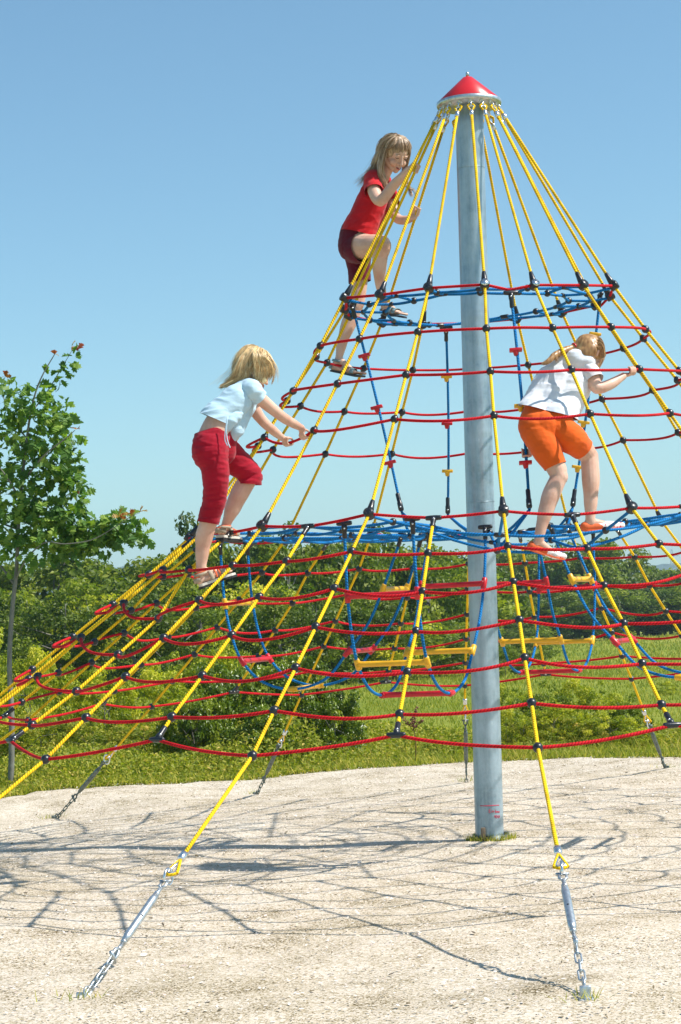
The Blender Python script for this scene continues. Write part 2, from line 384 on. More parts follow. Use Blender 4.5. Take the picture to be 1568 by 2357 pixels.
def crown_mesh(name, seed, rx, rz, zc, ncl, nper, leaf, clr=.33, low=-.9):
    "clumped crown in an ellipsoid, local coordinates, base at z = 0"
    g = np.random.default_rng(seed); u = unit(g, ncl * 3); u = u[u[:, 2] > low][:ncl]; ncl = len(u)
    rad = g.uniform(.35, 1.0, ncl) ** .45; lump = 1 + .22 * np.sin(u[:, 0] * 4 + seed) * np.cos(u[:, 1] * 5 + seed * 2)
    cc = u * (rad * lump)[:, None] * [rx, rx, rz] + [0, 0, zc]
    cs = clr * rx * g.uniform(.55, 1.25, ncl)
    C = []; Nn = []; var = []
    for i in range(ncl):
        m = int(nper * (cs[i] / (clr * rx)) ** 1.6) + 4; q = unit(g, m); rr = g.uniform(.2, 1, m) ** .5
        C.append(cc[i] + q * (rr * cs[i])[:, None] * [1, 1, .7]); nn = q * .7 + [0, 0, .45] + g.normal(0, .45, (m, 3)); Nn.append(nn)
        var.append(np.clip(g.normal(.5 + .25 * g.normal(), .18, m), 0, 1))
    C = np.concatenate(C); Nn = np.concatenate(Nn); Nn /= np.linalg.norm(Nn, axis=1, keepdims=True); var = np.concatenate(var)
    V, Fc = leaf_cards(C, Nn, leaf, g, 1.7, .25); V[:, 2] = np.maximum(V[:, 2], .02)
    return npmesh(name, V, Fc, np.repeat(var, 4)), cc
def limb_mesh(name, seed, h, r0, cc, nb=9):
    b_ = MB(); R_ = random.Random(seed); top_ = Vector((R_.uniform(-.1, .1) * h, R_.uniform(-.1, .1) * h, h))
    tr = bez([Vector((0, 0, -.3)), Vector((R_.uniform(-.03, .03) * h, 0, h * .35)), top_ * .7 + Vector((R_.uniform(-.05, .05) * h, 0, 0)), top_], 5)
    b_.tube(tr, [r0 * (1 - .85 * i / (len(tr) - 1)) for i in range(len(tr))], 8)
    for i in range(nb):
        q = Vector(cc[R_.randrange(len(cc))]); t = R_.uniform(.25, .8); s_ = tr[int(t * (len(tr) - 1))]
        b_.tube(bez([s_, s_.lerp(q, .5) + Vector((0, 0, .08 * h * R_.uniform(-.5, 1))), q], 4), [r0 * .42 * (1 - .8 * j / 8) for j in range(9)], 5)
    return b_.mesh(name)
PROTO = {}
def proto(kind, seed, rx, rz, zc, h, ncl, nper, leaf, r0, clr=.33, low=-.9):
    cm, cc = crown_mesh(kind + '_crown', seed, rx, rz, zc, ncl, nper, leaf, clr, low); PROTO.setdefault(kind, []).append((cm, limb_mesh(kind + '_trunk', seed, h, r0, cc)))
for s_ in range(4): proto('far', s_ + 1, 1.0, 1.12, 1.12, 1.9, 46, 120, .115, .055, .30)         # unit trees, radius 1, height about 2.3
for s_ in range(3): proto('mid', s_ + 21, 1.0, 1.05, 1.02, 1.8, 60, 150, .082, .05, .27)
for s_ in range(3): proto('bush', s_ + 41, 1.0, .85, .75, 1.2, 85, 125, .085, .03, .22)
for s_ in range(3): proto('scrub', s_ + 61, 1.0, 1.0, .85, 1.4, 85, 95, .072, .02, .20)
def plant(kind, i, name, label, cat, group, mat, x, y, sx, sz, rz):
    root = empty(name, (x, y, tz(x, y) - .05), rz); tag(root, label, cat, group)
    cm, tm = PROTO[kind][i % len(PROTO[kind])]
    if not tm.materials: tm.materials.append(M['bark'])
    me = cm
    key = cm.name + mat
    if key not in PLM:
        me = cm.copy(); me.materials.clear(); me.materials.append(M[mat]); PLM[key] = me
    me = PLM[key]
    c = link('crown', me, None, root, True, False); c.scale = (sx, sx, sz); t = link('trunk', tm, None, root, True); t.scale = (sx, sx, sz)
    return root
PLM = {}
def by_px(u, vtop, d, wpx, kind, i, name, label, cat, group, mat, rz=0.0, hfac=2.3):
    r_ = ray(u, vtop); P = CAM + r_ * (d / (RC @ r_)[1]); z0 = tz(P.x, P.y)
    hgt = P.z - z0; sx = px(P.y, wpx) / 2
    return plant(kind, i, name, label, cat, group, mat, P.x, P.y, sx, hgt / hfac, rz)
GR1 = 'trees of the dark wood behind the bushes on the left'; GR2 = 'trees of the far wood across the meadow'; GR3 = 'bushes growing behind the chip bed'
TL = 'leafy green tree in the wood edge behind the left bushes'; TR = 'leafy green tree in the far wood across the meadow'
far_left = [(-130,1270,74,330),(-30,1300,70,260),(60,1285,78,300),(150,1262,72,280),(240,1268,80,300),(330,1282,70,250),(395,1290,66,200),(452,1212,72,170),(505,1232,70,180),
  (565,1236,76,220),(615,1212,70,190),(665,1232,68,180),(720,1240,74,220),(775,1246,70,200),(832,1208,74,200),(880,1236,78,190),(935,1242,80,230),(985,1268,74,200),(1035,1272,84,240),(1080,1276,88,220)]
LB = []
R_ = random.Random(5)
for i, (u, v, d, w_) in enumerate(far_left): LB.append(('fl', u, by_px(u, v, d, w_ * 1.15, 'far', i, 'tree', TL, 'tree', GR1, ('leaf_mid', 'leaf_dark', 'leaf_mid')[i % 3], R_.uniform(0, 6), 2.33)))
front_left = [(-60,1370,52,260),(30,1345,54,260),(130,1350,50,250),(215,1330,52,250),(300,1352,48,230),(385,1350,54,260),(470,1362,50,230),(560,1330,56,240),(640,1345,50,230),(730,1330,58,260),(815,1360,56,230),(900,1400,60,240),(985,1420,64,220),(1050,1425,70,200)]
for i, (u, v, d, w_) in enumerate(front_left): LB.append(('nl', u, by_px(u, v, d, w_ * 1.1, 'mid', i, 'tree', TL, 'tree', GR1, ('leaf_dark', 'leaf_mid', 'leaf_dark', 'leaf_light')[i % 4], R_.uniform(0, 6), 2.1)))
far_right = [(1130,1262,165,220),(1195,1250,160,190),(1250,1262,170,200),(1300,1262,165,190),(1352,1244,160,200),(1405,1246,165,180),(1448,1280,170,160),(1490,1306,168,150),(1535,1310,172,170),(1590,1298,165,200)]
for i, (u, v, d, w_) in enumerate(far_right): LB.append(('fr', u, by_px(u, v, d, w_ * 1.1, 'far', i + 1, 'tree', TR, 'tree', GR2, ('leaf_mid', 'leaf_dark')[i % 2], R_.uniform(0, 6), 2.33)))
low_right = [(1150,1400,128,170),(1215,1380,140,170),(1275,1345,142,190),(1345,1370,145,170),(1400,1350,146,180),(1465,1350,150,180),(1525,1345,150,170),(1590,1340,150,170)]
for i, (u, v, d, w_) in enumerate(low_right): LB.append(('nr', u, by_px(u, v, d, w_ * 1.15, 'mid', i, 'tree', TR, 'tree', GR2, ('leaf_dark', 'leaf_mid', 'leaf_dark')[i % 3], R_.uniform(0, 6), 2.1)))
# near shrubs (u, vtop, distance, width, kind, material, label)
DB = 'dense dark green broadleaf bush behind the chip bed, left of the mast'
SB = 'loose yellow green scrub bush behind the slender oak and chip bed'
RB = 'open light green shrub in the meadow, right of the mast foot'
ORD = ['first', 'second', 'third', 'fourth', 'fifth', 'sixth', 'seventh', 'eighth', 'ninth', 'tenth', 'eleventh', 'twelfth', 'thirteenth', 'fourteenth', 'fifteenth', 'sixteenth', 'seventeenth', 'eighteenth', 'nineteenth', 'twentieth']
def ordlabel(objs, fmt):
    for i, (u, o) in enumerate(sorted(objs, key=lambda q: q[0])): o['label'] = fmt % ORD[i]
near = [(505,1500,19.6,190,'bush','leaf_bush',DB),(610,1470,20.5,200,'bush','leaf_bush',DB),(690,1500,19.4,180,'bush','leaf_bush',DB),(765,1560,18.8,150,'bush','leaf_bush',DB),(440,1560,19.0,150,'bush','leaf_bush',DB),(600,1610,18.5,170,'bush','leaf_bush',DB),
  (-40,1440,22,220,'scrub','leaf_light',SB),(60,1470,21,190,'scrub','leaf_light',SB),(150,1500,22,200,'scrub','leaf_light',SB),(235,1520,21,190,'scrub','leaf_light',SB),(320,1525,22,200,'scrub','leaf_light',SB),(400,1500,23,200,'scrub','leaf_light',SB),(500,1440,24,190,'scrub','leaf_light',SB),
  (95,1620,19.5,190,'scrub','weed',SB),(210,1640,19.5,190,'scrub','weed',SB),(330,1640,19.2,180,'scrub','weed',SB),(10,1640,19.8,180,'scrub','leaf_light',SB),
  (1180,1555,20,120,'scrub','leaf_light',RB),(1250,1560,19.5,130,'scrub','leaf_mid',RB),(1315,1540,20,130,'scrub','leaf_light',RB),(1380,1560,19.4,130,'scrub','leaf_light',RB),(1440,1585,19.0,120,'scrub','leaf_mid',RB),(1505,1650,19.0,120,'scrub','weed',RB),(1200,1630,18.8,130,'scrub','weed',RB),(1330,1640,18.7,140,'scrub','weed',RB),(1165,1610,18.6,110,'scrub','leaf_light',RB),(1270,1600,18.9,140,'scrub','leaf_light',RB),(1400,1620,18.6,140,'scrub','leaf_light',RB),(1470,1660,18.4,120,'scrub','leaf_light',RB),(1160,1478,60,110,'scrub','leaf_mid',RB),(1222,1450,85,110,'scrub','leaf_mid',RB),(1530,1560,32,60,'scrub','leaf_light',RB)]
for i, (u, v, d, w_, kd, mt, lb) in enumerate(near): LB.append((lb[0], u, by_px(u, v, d, w_, kd, i, 'bush', lb, 'bush', GR3, mt, R_.uniform(0, 6), 1.75 if kd == 'bush' else 1.9)))

for key, fmt in (('fl', 'tall green tree on the skyline of the left hand wood, %s from the left'), ('nl', 'low bushy tree in front of the left hand wood, %s from the left'),
                 ('fr', 'distant green tree on the skyline of the far right wood, %s from the left'), ('nr', 'low distant tree at the foot of the far right wood, %s from the left'),
                 ('d', 'dense dark green broadleaf bush left of the mast, %s from the left'), ('l', 'loose yellow green scrub bush behind the slender oak, %s from the left'), ('o', 'open light green meadow shrub right of the mast, %s from the left')):
    ordlabel([(u, o) for k_, u, o in LB if k_ == key], fmt)
# weeds and grass along the rim of the chips (uncountable)
g = np.random.default_rng(9); n = 85000
az = np.radians(g.uniform(-52, 28, n)); rr = g.uniform(0, 1, n) ** 1.3 * np.where(az > math.radians(-16), 3.2, 5.0); x0 = np.sin(az); y0 = np.cos(az); er = edge_r(x0, y0) + .02
x = x0 * (er + rr); y = y0 * (er + rr)
patch = .5 + .5 * np.sin(x * 2.1 + np.sin(y * 1.7)) * np.cos(y * 1.3 + x)
hgt = (.05 + .42 * sstep(0, 1.4, rr) * (.15 + .85 * patch ** 1.5)) * g.uniform(.35, 1.1, n) * np.where(az > math.radians(-14), .55, 1)
C = np.stack([x, y, terrain(x, y) + hgt - .03], 1); Nn = unit(g, n) + [0, -.2, .6]; Nn /= np.linalg.norm(Nn, axis=1, keepdims=True)
V1, F1 = leaf_cards(C, Nn, .042, g, 2.0, -.1)
m = 20000; az = np.radians(g.uniform(-52, 28, m)); rr = g.uniform(0, 1, m) ** 1.4 * np.where(az > math.radians(-16), 3.2, 5.5); x0 = np.sin(az); y0 = np.cos(az); er = edge_r(x0, y0) - .03
x = x0 * (er + rr); y = y0 * (er + rr); bh = g.uniform(.04, .10, m) + .12 * sstep(0, 1.5, rr) * g.uniform(0, 1, m)
b0 = np.stack([x, y, terrain(x, y) - .02], 1); lean = g.normal(0, .35, (m, 2)); tip = b0 + np.stack([lean[:, 0] * bh, lean[:, 1] * bh, bh], 1)
th = g.uniform(0, PI, m); wv = np.stack([np.cos(th), np.sin(th), np.zeros(m)], 1) * .0042; md = (b0 + tip) / 2 + [0, 0, .01]
V2 = np.stack([b0 - wv, b0 + wv, md + wv * .8 - (tip - b0) * .04, tip], 1).reshape(-1, 3); k = np.arange(m)[:, None] * 4
F2 = np.concatenate([k + [0, 1, 2], k + [0, 2, 3]], 0)
var = np.concatenate([np.repeat(np.clip(g.normal(.5, .22, n) + .0, 0, 1), 4), np.repeat(g.uniform(.3, 1, m), 4)])
tag(link('undergrowth', npmesh('undergrowth', np.concatenate([V1, V2]), np.concatenate([F1, F2 + len(V1)]), var), M['weed'], smooth=False), 'low weeds and grass growing along the rim of the chip bed', 'weeds', kind='stuff')
# meadow tufts
m = 52000; d_ = 20 + 125 * g.uniform(0, 1, m) ** 1.9; uu = g.uniform(-.2, .22, m); x = uu * d_; y = d_ - 11.9
bh = g.uniform(.03, .085, m) * (1 + (d_ - 20) / 50); b0 = np.stack([x, y, terrain(x, y) - .05], 1); lean = g.normal(0, .4, (m, 2)); tip = b0 + np.stack([lean[:, 0] * bh, lean[:, 1] * bh, bh], 1)
wv = np.zeros((m, 3)); wv[:, 0] = .006 * d_ / 25; md = (b0 + tip) / 2
V2 = np.stack([b0 - wv, b0 + wv, md + wv * .8, tip], 1).reshape(-1, 3); k = np.arange(m)[:, None] * 4
tag(link('grass', npmesh('grass', V2, np.concatenate([k + [0, 1, 2], k + [0, 2, 3]], 0), np.repeat(g.uniform(.1, .95, m), 4)), M['weed'], smooth=False), 'tall meadow grass between the bushes and the far wood', 'grass', kind='stuff')

# dry dock plant
def stalk(u0, v0, u1, v1, d):
    r_ = ray(u0, v0); P0 = CAM + r_ * (d / (RC @ r_)[1]); r_ = ray(u1, v1); P1 = CAM + r_ * (d / (RC @ r_)[1]); P0.z = tz(P0.x, P0.y) - .05
    root = empty('dock_plant', P0); tag(root, 'dry brown dock seed stalk at the rim of the chips, left of the mast', 'plant')
    b_ = MB(); b_.tube([P0, P0.lerp(P1, .5) + Vector((.02, 0, 0)), P1], [.006, .004, .002], 5); sd_ = MB(); R2_ = random.Random(3)
    ends = [P1, P1 + Vector((-.12, .03, .04)), P1 + Vector((.10, -.02, -.03)), P1 + Vector((.05, .03, .10))]
    for e in ends[1:]: b_.tube([P0.lerp(P1, .72), (P0.lerp(P1, .85) + e) / 2, e], [.003, .003, .0015], 5)
    for e in ends:
        for j in range(26):
            q = e.lerp(P0.lerp(P1, .75), R2_.random() * .8); sd_.ball(q + Vector((R2_.uniform(-.015, .015), R2_.uniform(-.015, .015), 0)), R2_.uniform(.005, .011), 5, 4)
    b_.build('stem', M['stalk'], root); sd_.build('seed_head', M['stalk'], root)
stalk(958, 1782, 948, 1650, 17.9)

# ---------------------------------------------------------------- oak sapling at the left
OY = 5.0
def oak():
    P0 = at(22, 1812, OY); P0.z = tz(P0.x, P0.y)
    root = empty('oak_sapling', P0); tag(root, 'slender young oak with lobed leaves and reddish shoot tips at the left edge', 'tree')
    b_ = MB(); s_ = px(OY)
    def br(pts, r0, r1, n=8):
        P = bez([at(u, v, OY + dy) for u, v, dy in pts], 5); b_.tube(P, [r0 + (r1 - r0) * i / (len(P) - 1) for i in range(len(P))], n)
    br([(20,1850,0),(26,1773,0),(27,1650,0),(22,1523,0),(28,1409,0),(38,1314,0),(42,1226,0),(50,1120,0),(62,1010,0),(75,930,0),(95,870,0),(128,812,0)], .030, .004)
    br([(33,1345,0),(0,1300,.1),(-40,1250,.2),(-90,1190,.3),(-150,1130,.3)], .013, .004)
    br([(36,1335,0),(61,1287,-.1),(103,1249,-.15),(149,1252,-.2),(210,1243,-.25),(262,1215,-.3),(300,1190,-.3),(322,1180,-.3)], .008, .0015)
    br([(42,1260,0),(80,1200,.2),(130,1150,.3),(165,1140,.3)], .010, .003)
    br([(48,1150,0),(10,1090,-.2),(-30,1040,-.3)], .010, .003); br([(52,1110,0),(100,1050,-.2),(150,1010,-.3),(173,990,-.3)], .010, .003)
    br([(62,1010,0),(20,950,.2),(5,890,.3),(12,868,.3)], .008, .002); br([(72,950,0),(110,900,.2),(140,850,.25),(170,800,.25)], .007, .002)
    br([(44,1220,0),(-20,1190,.3),(-60,1130,.4)], .010, .003); br([(60,1030,0),(-10,1000,.4),(-50,940,.4)], .008, .003)
    b_.build('trunk', M['oakbark'], root)
    clumps = [(30,925,45,34),(85,935,45,36),(122,955,38,28),(60,990,55,46),(118,1015,45,38),(140,1060,45,40),(20,1045,60,44),(75,1075,50,40),(150,1095,35,26),(30,1130,60,46),(95,1165,45,34),(150,1180,40,30),(60,1205,65,52),(130,1215,42,34),(5,1215,55,36),
              (185,1232,32,26),(225,1225,30,26),(262,1222,28,24),(298,1222,22,14),(95,1255,50,34),(165,1258,32,20),(40,1275,50,28),(240,1255,22,12),(-60,1050,70,40),(-70,1150,80,50),(-60,960,60,30),(-80,1240,60,30),(180,1150,22,12),(175,1030,22,8),
              (100,868,22,7),(140,835,18,6),(160,815,14,5),(128,860,18,5),(15,880,18,6),(120,905,24,9),(320,1205,10,6),(330,1235,12,5)]
    g = np.random.default_rng(17); 
    half = np.array([(0,0),(.035,.04),(.10,.05),(.17,.17),(.14,.22),(.20,.27),(.36,.40),(.22,.44),(.22,.50),(.34,.62),(.42,.74),(.22,.68),(.20,.74),(.24,.88),(.10,.84),(.0,1.0)])
    out = np.concatenate([half, np.stack([-half[-2:0:-1, 0], half[-2:0:-1, 1]], 1)]); nl = len(half); nt_ = len(out)
    rings = [[i, i + 1, nt_ - i - 1 if i else nt_ - 1, nt_ - i if i else 0] for i in range(nl - 1)]
    V = []; Fc = []; var = []; Vr = []; Fr = []; vr = []
    def leaf(c, d, nrm, L, into, fv, v_):
        d = d / np.linalg.norm(d); sd = np.cross(d, nrm); sd /= np.linalg.norm(sd) + 1e-9; nn = np.cross(sd, d); k = len(into); cur = g.uniform(-.15, .35)
        for (a, b) in out: into.append(c + d * (b * L) + sd * (a * L * .9) - nn * (L * (abs(a) * -.35 + cur * b * b)))
        for i in range(nl - 1):
            q = [i, i + 1, (nt_ - i - 1) % nt_, (nt_ - i) % nt_]; q = list(dict.fromkeys(q))
            if len(q) == 3: q = q + [q[-1]]
            fv.append([k + j for j in q])
        v_.extend([g.uniform(0, 1)] * nt_)
    clumps += [(150,1000,34,18),(165,1085,30,20),(170,1120,30,18),(178,1200,34,24),(120,1090,40,24),(100,1210,44,30),(150,945,26,12),(20,990,40,24),(60,1150,40,26),(205,1250,24,16),(215,1225,34,30),(250,1215,32,30),(285,1205,26,22),(180,1240,36,26),(268,1240,20,12)]
    for (u, v, r, n_) in clumps:
        for j in range(int(n_ * 1.5)):
            q = g.normal(size=3); q /= np.linalg.norm(q); q *= g.uniform(.15, 1) ** .5 * r * s_; c = np.array(at(u, v, OY)) + q * [1, 1.15, 1]
            if u < 400 and v < 900: c[1] = OY + .2
            d = q / (np.linalg.norm(q) + 1e-6) * .8 + g.normal(0, .5, 3) + [0, 0, -.45]; nrm = g.normal(0, .6, 3) + [.2, -.45, .8]
            leaf(c, d, nrm / np.linalg.norm(nrm), g.uniform(.068, .125), V, Fc, var)
    for (u, v, n_, dy) in ((166,798,3,.25),(180,804,2,.25),(126,815,3,0),(12,866,4,.3),(174,988,3,-.3),(168,1138,3,.3),(275,1188,4,-.3),(300,1182,4,-.3),(322,1178,3,-.3)):
        for j in range(n_):
            d = g.normal(0, .6, 3) + [.5, -.2, .35]; nrm = g.normal(0, .7, 3) + [0, -.6, .6]; leaf(np.array(at(u, v, OY + dy)), d, nrm / np.linalg.norm(nrm), g.uniform(.05, .085), Vr, Fr, vr)
    def mk(nm, V, Fc, var, mat):
        me = bpy.data.meshes.new(nm); me.from_pydata([tuple(q) for q in V], [], [tuple(dict.fromkeys(f)) for f in Fc]); a = me.attributes.new('var', 'FLOAT', 'POINT'); a.data.foreach_set('value', var); me.update(); return link(nm, me, mat, root, False, False)
    mk('crown', V, Fc, var, M['leaf_oak']); mk('young_leaves', Vr, Fr, vr, M['leaf_red'])
oak()

# picnic table half hidden in the bushes
def picnic():
    r_ = ray(545, 1566); P = CAM + r_ * (46 / (RC @ r_)[1]); z0 = tz(P.x, P.y); root = empty('picnic_table', (P.x, P.y, z0)); tag(root, 'grey brown wooden picnic table glimpsed behind the dark bushes', 'table')
    wd = simple('grey_planks', (.26, .21, .18), .85, 0, 18, .2, .3); hz = P.z - z0; c = Vector((P.x, P.y, z0))
    b_ = MB()
    for j in range(5): b_.box(c + Vector((0, -.32 + .16 * j, hz)), .55, .072, .022)
    b_.build('tabletop', wd, root)
    for s_ in (-1, 1):
        b_ = MB(); b_.box(c + Vector((0, s_ * .72, hz * .58)), .55, .13, .022); b_.build('bench', wd, root)
        b_ = MB(); b_.tube([c + Vector((s_ * .42, -.75, 0)), c + Vector((s_ * .42, -.2, hz - .03))], .04, 6); b_.tube([c + Vector((s_ * .42, .75, 0)), c + Vector((s_ * .42, .2, hz - .03))], .04, 6)
        b_.box(c + Vector((s_ * .42, 0, hz * .5)), .03, .82, .045); b_.build('leg', wd, root)
picnic()

# hills and pylon
def ridge(x, y):
    b0 = 31 + 38 * np.exp(-((x + 380) / 260.) ** 2) + 20 * np.exp(-((x - 700) / 300.) ** 2)
    n_ = 5 * np.sin(x * .011) + 3 * np.sin(x * .031 + 1) + 1.2 * np.sin(x * .11) + .8 * np.sin(x * .31)
    return -6 + (b0 + n_) * np.exp(-((y - 2450) / 260.) ** 2)
hm = simple('wooded_hills', (.045, .075, .025), .95, 0, .02, .4, 0)
sheet('hills', np.linspace(-2400, 2400, 500), np.linspace(1900, 2900, 21), hm, 0, zf=ridge)
def pylon():
    r_ = ray(1546, 1262); P = CAM + r_ * (1700 / (RC @ r_)[1]); base = Vector((P.x, P.y, -6)); h_ = P.z + 6; root = empty('electricity_pylon', base)
    tag(root, 'pale lattice electricity pylon far off above the right hand wood', 'pylon'); b_ = MB(); 
    def c(z, s1, s2): w_ = 3.6 * (1 - z / h_) ** 1.1 + .5; return base + Vector((s1 * w_, s2 * w_, z))
    zs = [h_ * t for t in (0, .14, .27, .39, .50, .60, .69, .77, .85, .92, 1)]
    for s1 in (-1, 1):
        for s2 in (-1, 1):
            b_.tube([c(z, s1, s2) for z in zs], .22, 5)
    for i in range(len(zs) - 1):
        for s1, s2, s3, s4 in ((-1, -1, 1, -1), (-1, 1, 1, 1), (-1, -1, -1, 1), (1, -1, 1, 1)):
            b_.tube([c(zs[i], s1, s2), c(zs[i + 1], s3, s4)], .12, 4); b_.tube([c(zs[i], s3, s4), c(zs[i + 1], s1, s2)], .12, 4)
    me_ = simple('pylon_steel', (.40, .42, .44), .6, .4, 5, .1, 0); b_.build('tower', me_, root)
    for z, L in ((.66 * h_, 8.5), (.84 * h_, 6.5)):
        q = MB(); e = base + Vector((0, 0, z))
        for s1 in (-1, 1):
            q.tube([e + Vector((0, 0, 1.4)), e + Vector((s1 * L, 0, 0))], .16, 4); q.tube([e, e + Vector((s1 * L, 0, 0))], .16, 4)
            for t in (.3, .5, .7): q.tube([e + Vector((s1 * L * t, 0, 1.4 * (1 - t))), e + Vector((s1 * L * t, 0, 0))], .1, 4)
            q.tube([e + Vector((s1 * L, 0, 0)), e + Vector((s1 * L, 0, -1.8))], .15, 4)
        q.build('crossarm', me_, root)
pylon()
def haze():
    me = bpy.data.meshes.new('haze'); bm = bmesh.new(); bmesh.ops.create_cube(bm, size=1)
    for v in bm.verts: v.co = Vector((v.co.x * 6200, 1440 + v.co.y * 3200, 50 + v.co.z * 124))
    bm.to_mesh(me); bm.free(); m = bpy.data.materials.new('haze'); m.use_nodes = True; t = m.node_tree; t.nodes.clear()
    o = N(t, 'ShaderNodeOutputMaterial'); pv = N(t, 'ShaderNodeVolumePrincipled'); pv.inputs['Color'].default_value = (.62, .84, 1, 1); pv.inputs['Density'].default_value = .00030; pv.inputs['Anisotropy'].default_value = .1
    t.links.new(pv.outputs[0], o.inputs['Volume']); tag(link('haze', me, m, smooth=False), kind='stuff')
haze()
# ---------------------------------------------------------------- the rope pyramid
K = .87; PHI = 0.056743; LEAN = 0.016740; RM = .086
RINGS = dict(A=(.9553, 3.7531), H1=(1.1664, 3.4352), H2=(1.3867, 3.1328), H3=(1.6001, 2.8243), B=(2.0694, 2.2070),
    L1=(2.3447, 1.9718), L2=(2.6191, 1.7682), L3=(2.9058, 1.5556), L4=(3.1956, 1.3424), L5=(3.4907, 1.1282), L6=(3.7771, .9165))
HALF = dict(B=(2.04, 2.185), L1=(2.3535, 1.9547), L2=(2.6026, 1.7207), L3=(2.8884, 1.5059), L4=(3.1748, 1.2929), L5=(3.4638, 1.0895), L6=(3.6031, .9911))
SEEN = dict(
 A={-3:(794,686),-2:(875.5,679),-1:(986.7,663),0:(1116,655),1:(1230,656),2:(1342,656.5),3:(1413,658),4:(1404,682),6:(1294,720),7:(1191,734),-7:(973,746),-6:(879,743),-5:(804,727),-4:(795,713)},
 H1={-3:(737.5,796),-2:(827.5,780.5),-1:(962,764.5),0:(1119.5,756.5),1:(1272,755),2:(1407,753),3:(1486,758),4:(1481,779),5:(1435,802),7:(1216,839.5),-7:(950.5,852),-6:(837,848.3),-5:(753,835),-4:(728,821)},
 H2={-3:(675,900),-4:(661,922.6),-5:(691.6,934.8),-6:(793,947),-7:(925.8,948.5),-2:(777,883.5),-1:(935,863),0:(1129,855),1:(1315,851),2:(1472,850),3:(1564,854),4:(1559.5,875.3),5:(1502,898),6:(1386,918)},
 H3={-3:(608.8,1007),-4:(594,1026.8),-5:(628.6,1035),-6:(749,1045),-7:(902.4,1044.5),-2:(723,991),-1:(908.5,965),0:(1136.8,957),1:(1358.5,952.8),2:(1542,951),6:(1434.4,1013)},
 B={-2:(604,1211),-1:(850,1183),0:(1159,1176),1:(1454,1169),-7:(855.8,1228),-1.5:(710,1211),-.5:(998.4,1192),.5:(1317,1185)},
 L1={-1:(810,1269.6),-.5:(985.6,1274.4),0:(1169.4,1258),.5:(1351.6,1263),1:(1516.7,1252),-2:(536,1302),-1.5:(660,1292)},
 L2={-1:(770,1354.5),-.5:(972.8,1362),0:(1182,1340),.5:(1390.6,1348.6),-2:(458.7,1382),-1.5:(597,1374.4),-2.5:(365,1423),-3:(284.5,1388.6)},
 L3={-1:(727,1443.5),-.5:(957.8,1453.4),0:(1195.6,1427.7),.5:(1435.5,1435.7),-2:(376.4,1468.9),-1.5:(533.4,1462.8),-2.5:(272,1506.5),-3:(186.4,1467.8)},
 L4={-1:(681,1537.4),-.5:(938,1547.4),0:(1207.9,1514.8),.5:(1478,1528),-2:(289,1558),-1.5:(465.8,1555.7),-2.5:(175.8,1591),-3:(86.4,1557)},
 L5={-1:(631.4,1636),-.5:(920.4,1644),0:(1223.9,1618.5),.5:(1522.6,1622.7),-2:(198,1652),-1.5:(395.7,1650.7),-2.5:(73.7,1669)},
 L6={-1:(581,1740),-.5:(911.9,1692),0:(1238.3,1721),.5:(1547.7,1669),-2:(105,1748),-1.5:(361.7,1702.6),-2.5:(23.9,1705)})
ANCH = {-1: (-1.5767, -4.5152, .036), 0: (.2827, -4.9772, .087), -6: (-3.3483, 2.9884, -.06), -7: (-1.9125, 3.9648, -.04), 8: (-.2055, 3.75, -.02), 7: (1.3927, 3.9882, .03)}
def polar(k, r, z):
    a = PHI + k * PI / 8; return Vector((LEAN * z + r * math.sin(a), -r * math.cos(a), z))
NODE = {}
for rg, (r, z) in RINGS.items():
    for k2 in range(-15, 17):
        k = k2 / 2
        if k2 % 2:
            if rg not in HALF: continue
            r1, z1 = HALF[rg]
        else: r1, z1 = r, z
        P = polar(k, r1 * K, z1 * K)
        q = SEEN[rg].get(k)
        if q: P = at_depth(*q, P)
        NODE[rg, k] = P
def nd(rg, k):
    if k > 8: k -= 16
    if k <= -8: k += 16
    return NODE[rg, k]
net = empty('rope_pyramid', (0, 0, 0))
tag(net, 'rope climbing pyramid of yellow, red and blue ropes round a galvanised mast', 'climbing net')

# mast
mb = MB()
H = 4.50
def MASTX(z): return LEAN * z - .034 * (1 - z / H)
pts = [Vector((MASTX(z), 0, z)) for z in [-.4 + (H + .4) * i / 40 for i in range(41)]]
mb.tube(pts, RM, 40)
mast = mb.build('mast', M['mast'], net)
for z in (4.10, 2.05):                        # weld seams
    b_ = MB(); b_.tube([Vector((MASTX(z) + (RM + .0005) * math.cos(a * PI / 24), (RM + .0005) * math.sin(a * PI / 24), z)) for a in range(48)], .0018, 6, closed=True)
    b_.build('weld_seam', M['mast'], mast)
# felt-pen marks near the foot
ink = simple('red_ink', (.55, .03, .07), .6, 0, 200, .25, 0)
def on_mast(u, v):
    "point on the front of the mast surface seen at (u, v)"
    d = ray(u, v); z0 = CAM[2] + d[2] / d[1] * (-CAM[1]); cx = MASTX(z0); ox, oy = CAM[0] - cx, CAM[1]
    a = d[0] ** 2 + d[1] ** 2; b = ox * d[0] + oy * d[1]; c = ox * ox + oy * oy - (RM + .0012) ** 2
    disc = b * b - a * c
    if disc < 0: disc = 0
    return CAM + d * ((-b - math.sqrt(disc)) / a)
def zmark(cx, cy): return ((1580 + cx * .1403) / 1.5064, (2700 + cy * .1403) / 1.5064)
def pen(lines, name, w=.0022):
    b_ = MB()
    for ln in lines:
        b_.tube(bez([on_mast(*zmark(*q)) for q in ln], 5), w, 5)
    return b_.build(name, ink, mast)
pen([[(610, 668), (780, 672), (920, 662), (1075, 655)]], 'pen_line', .0028)
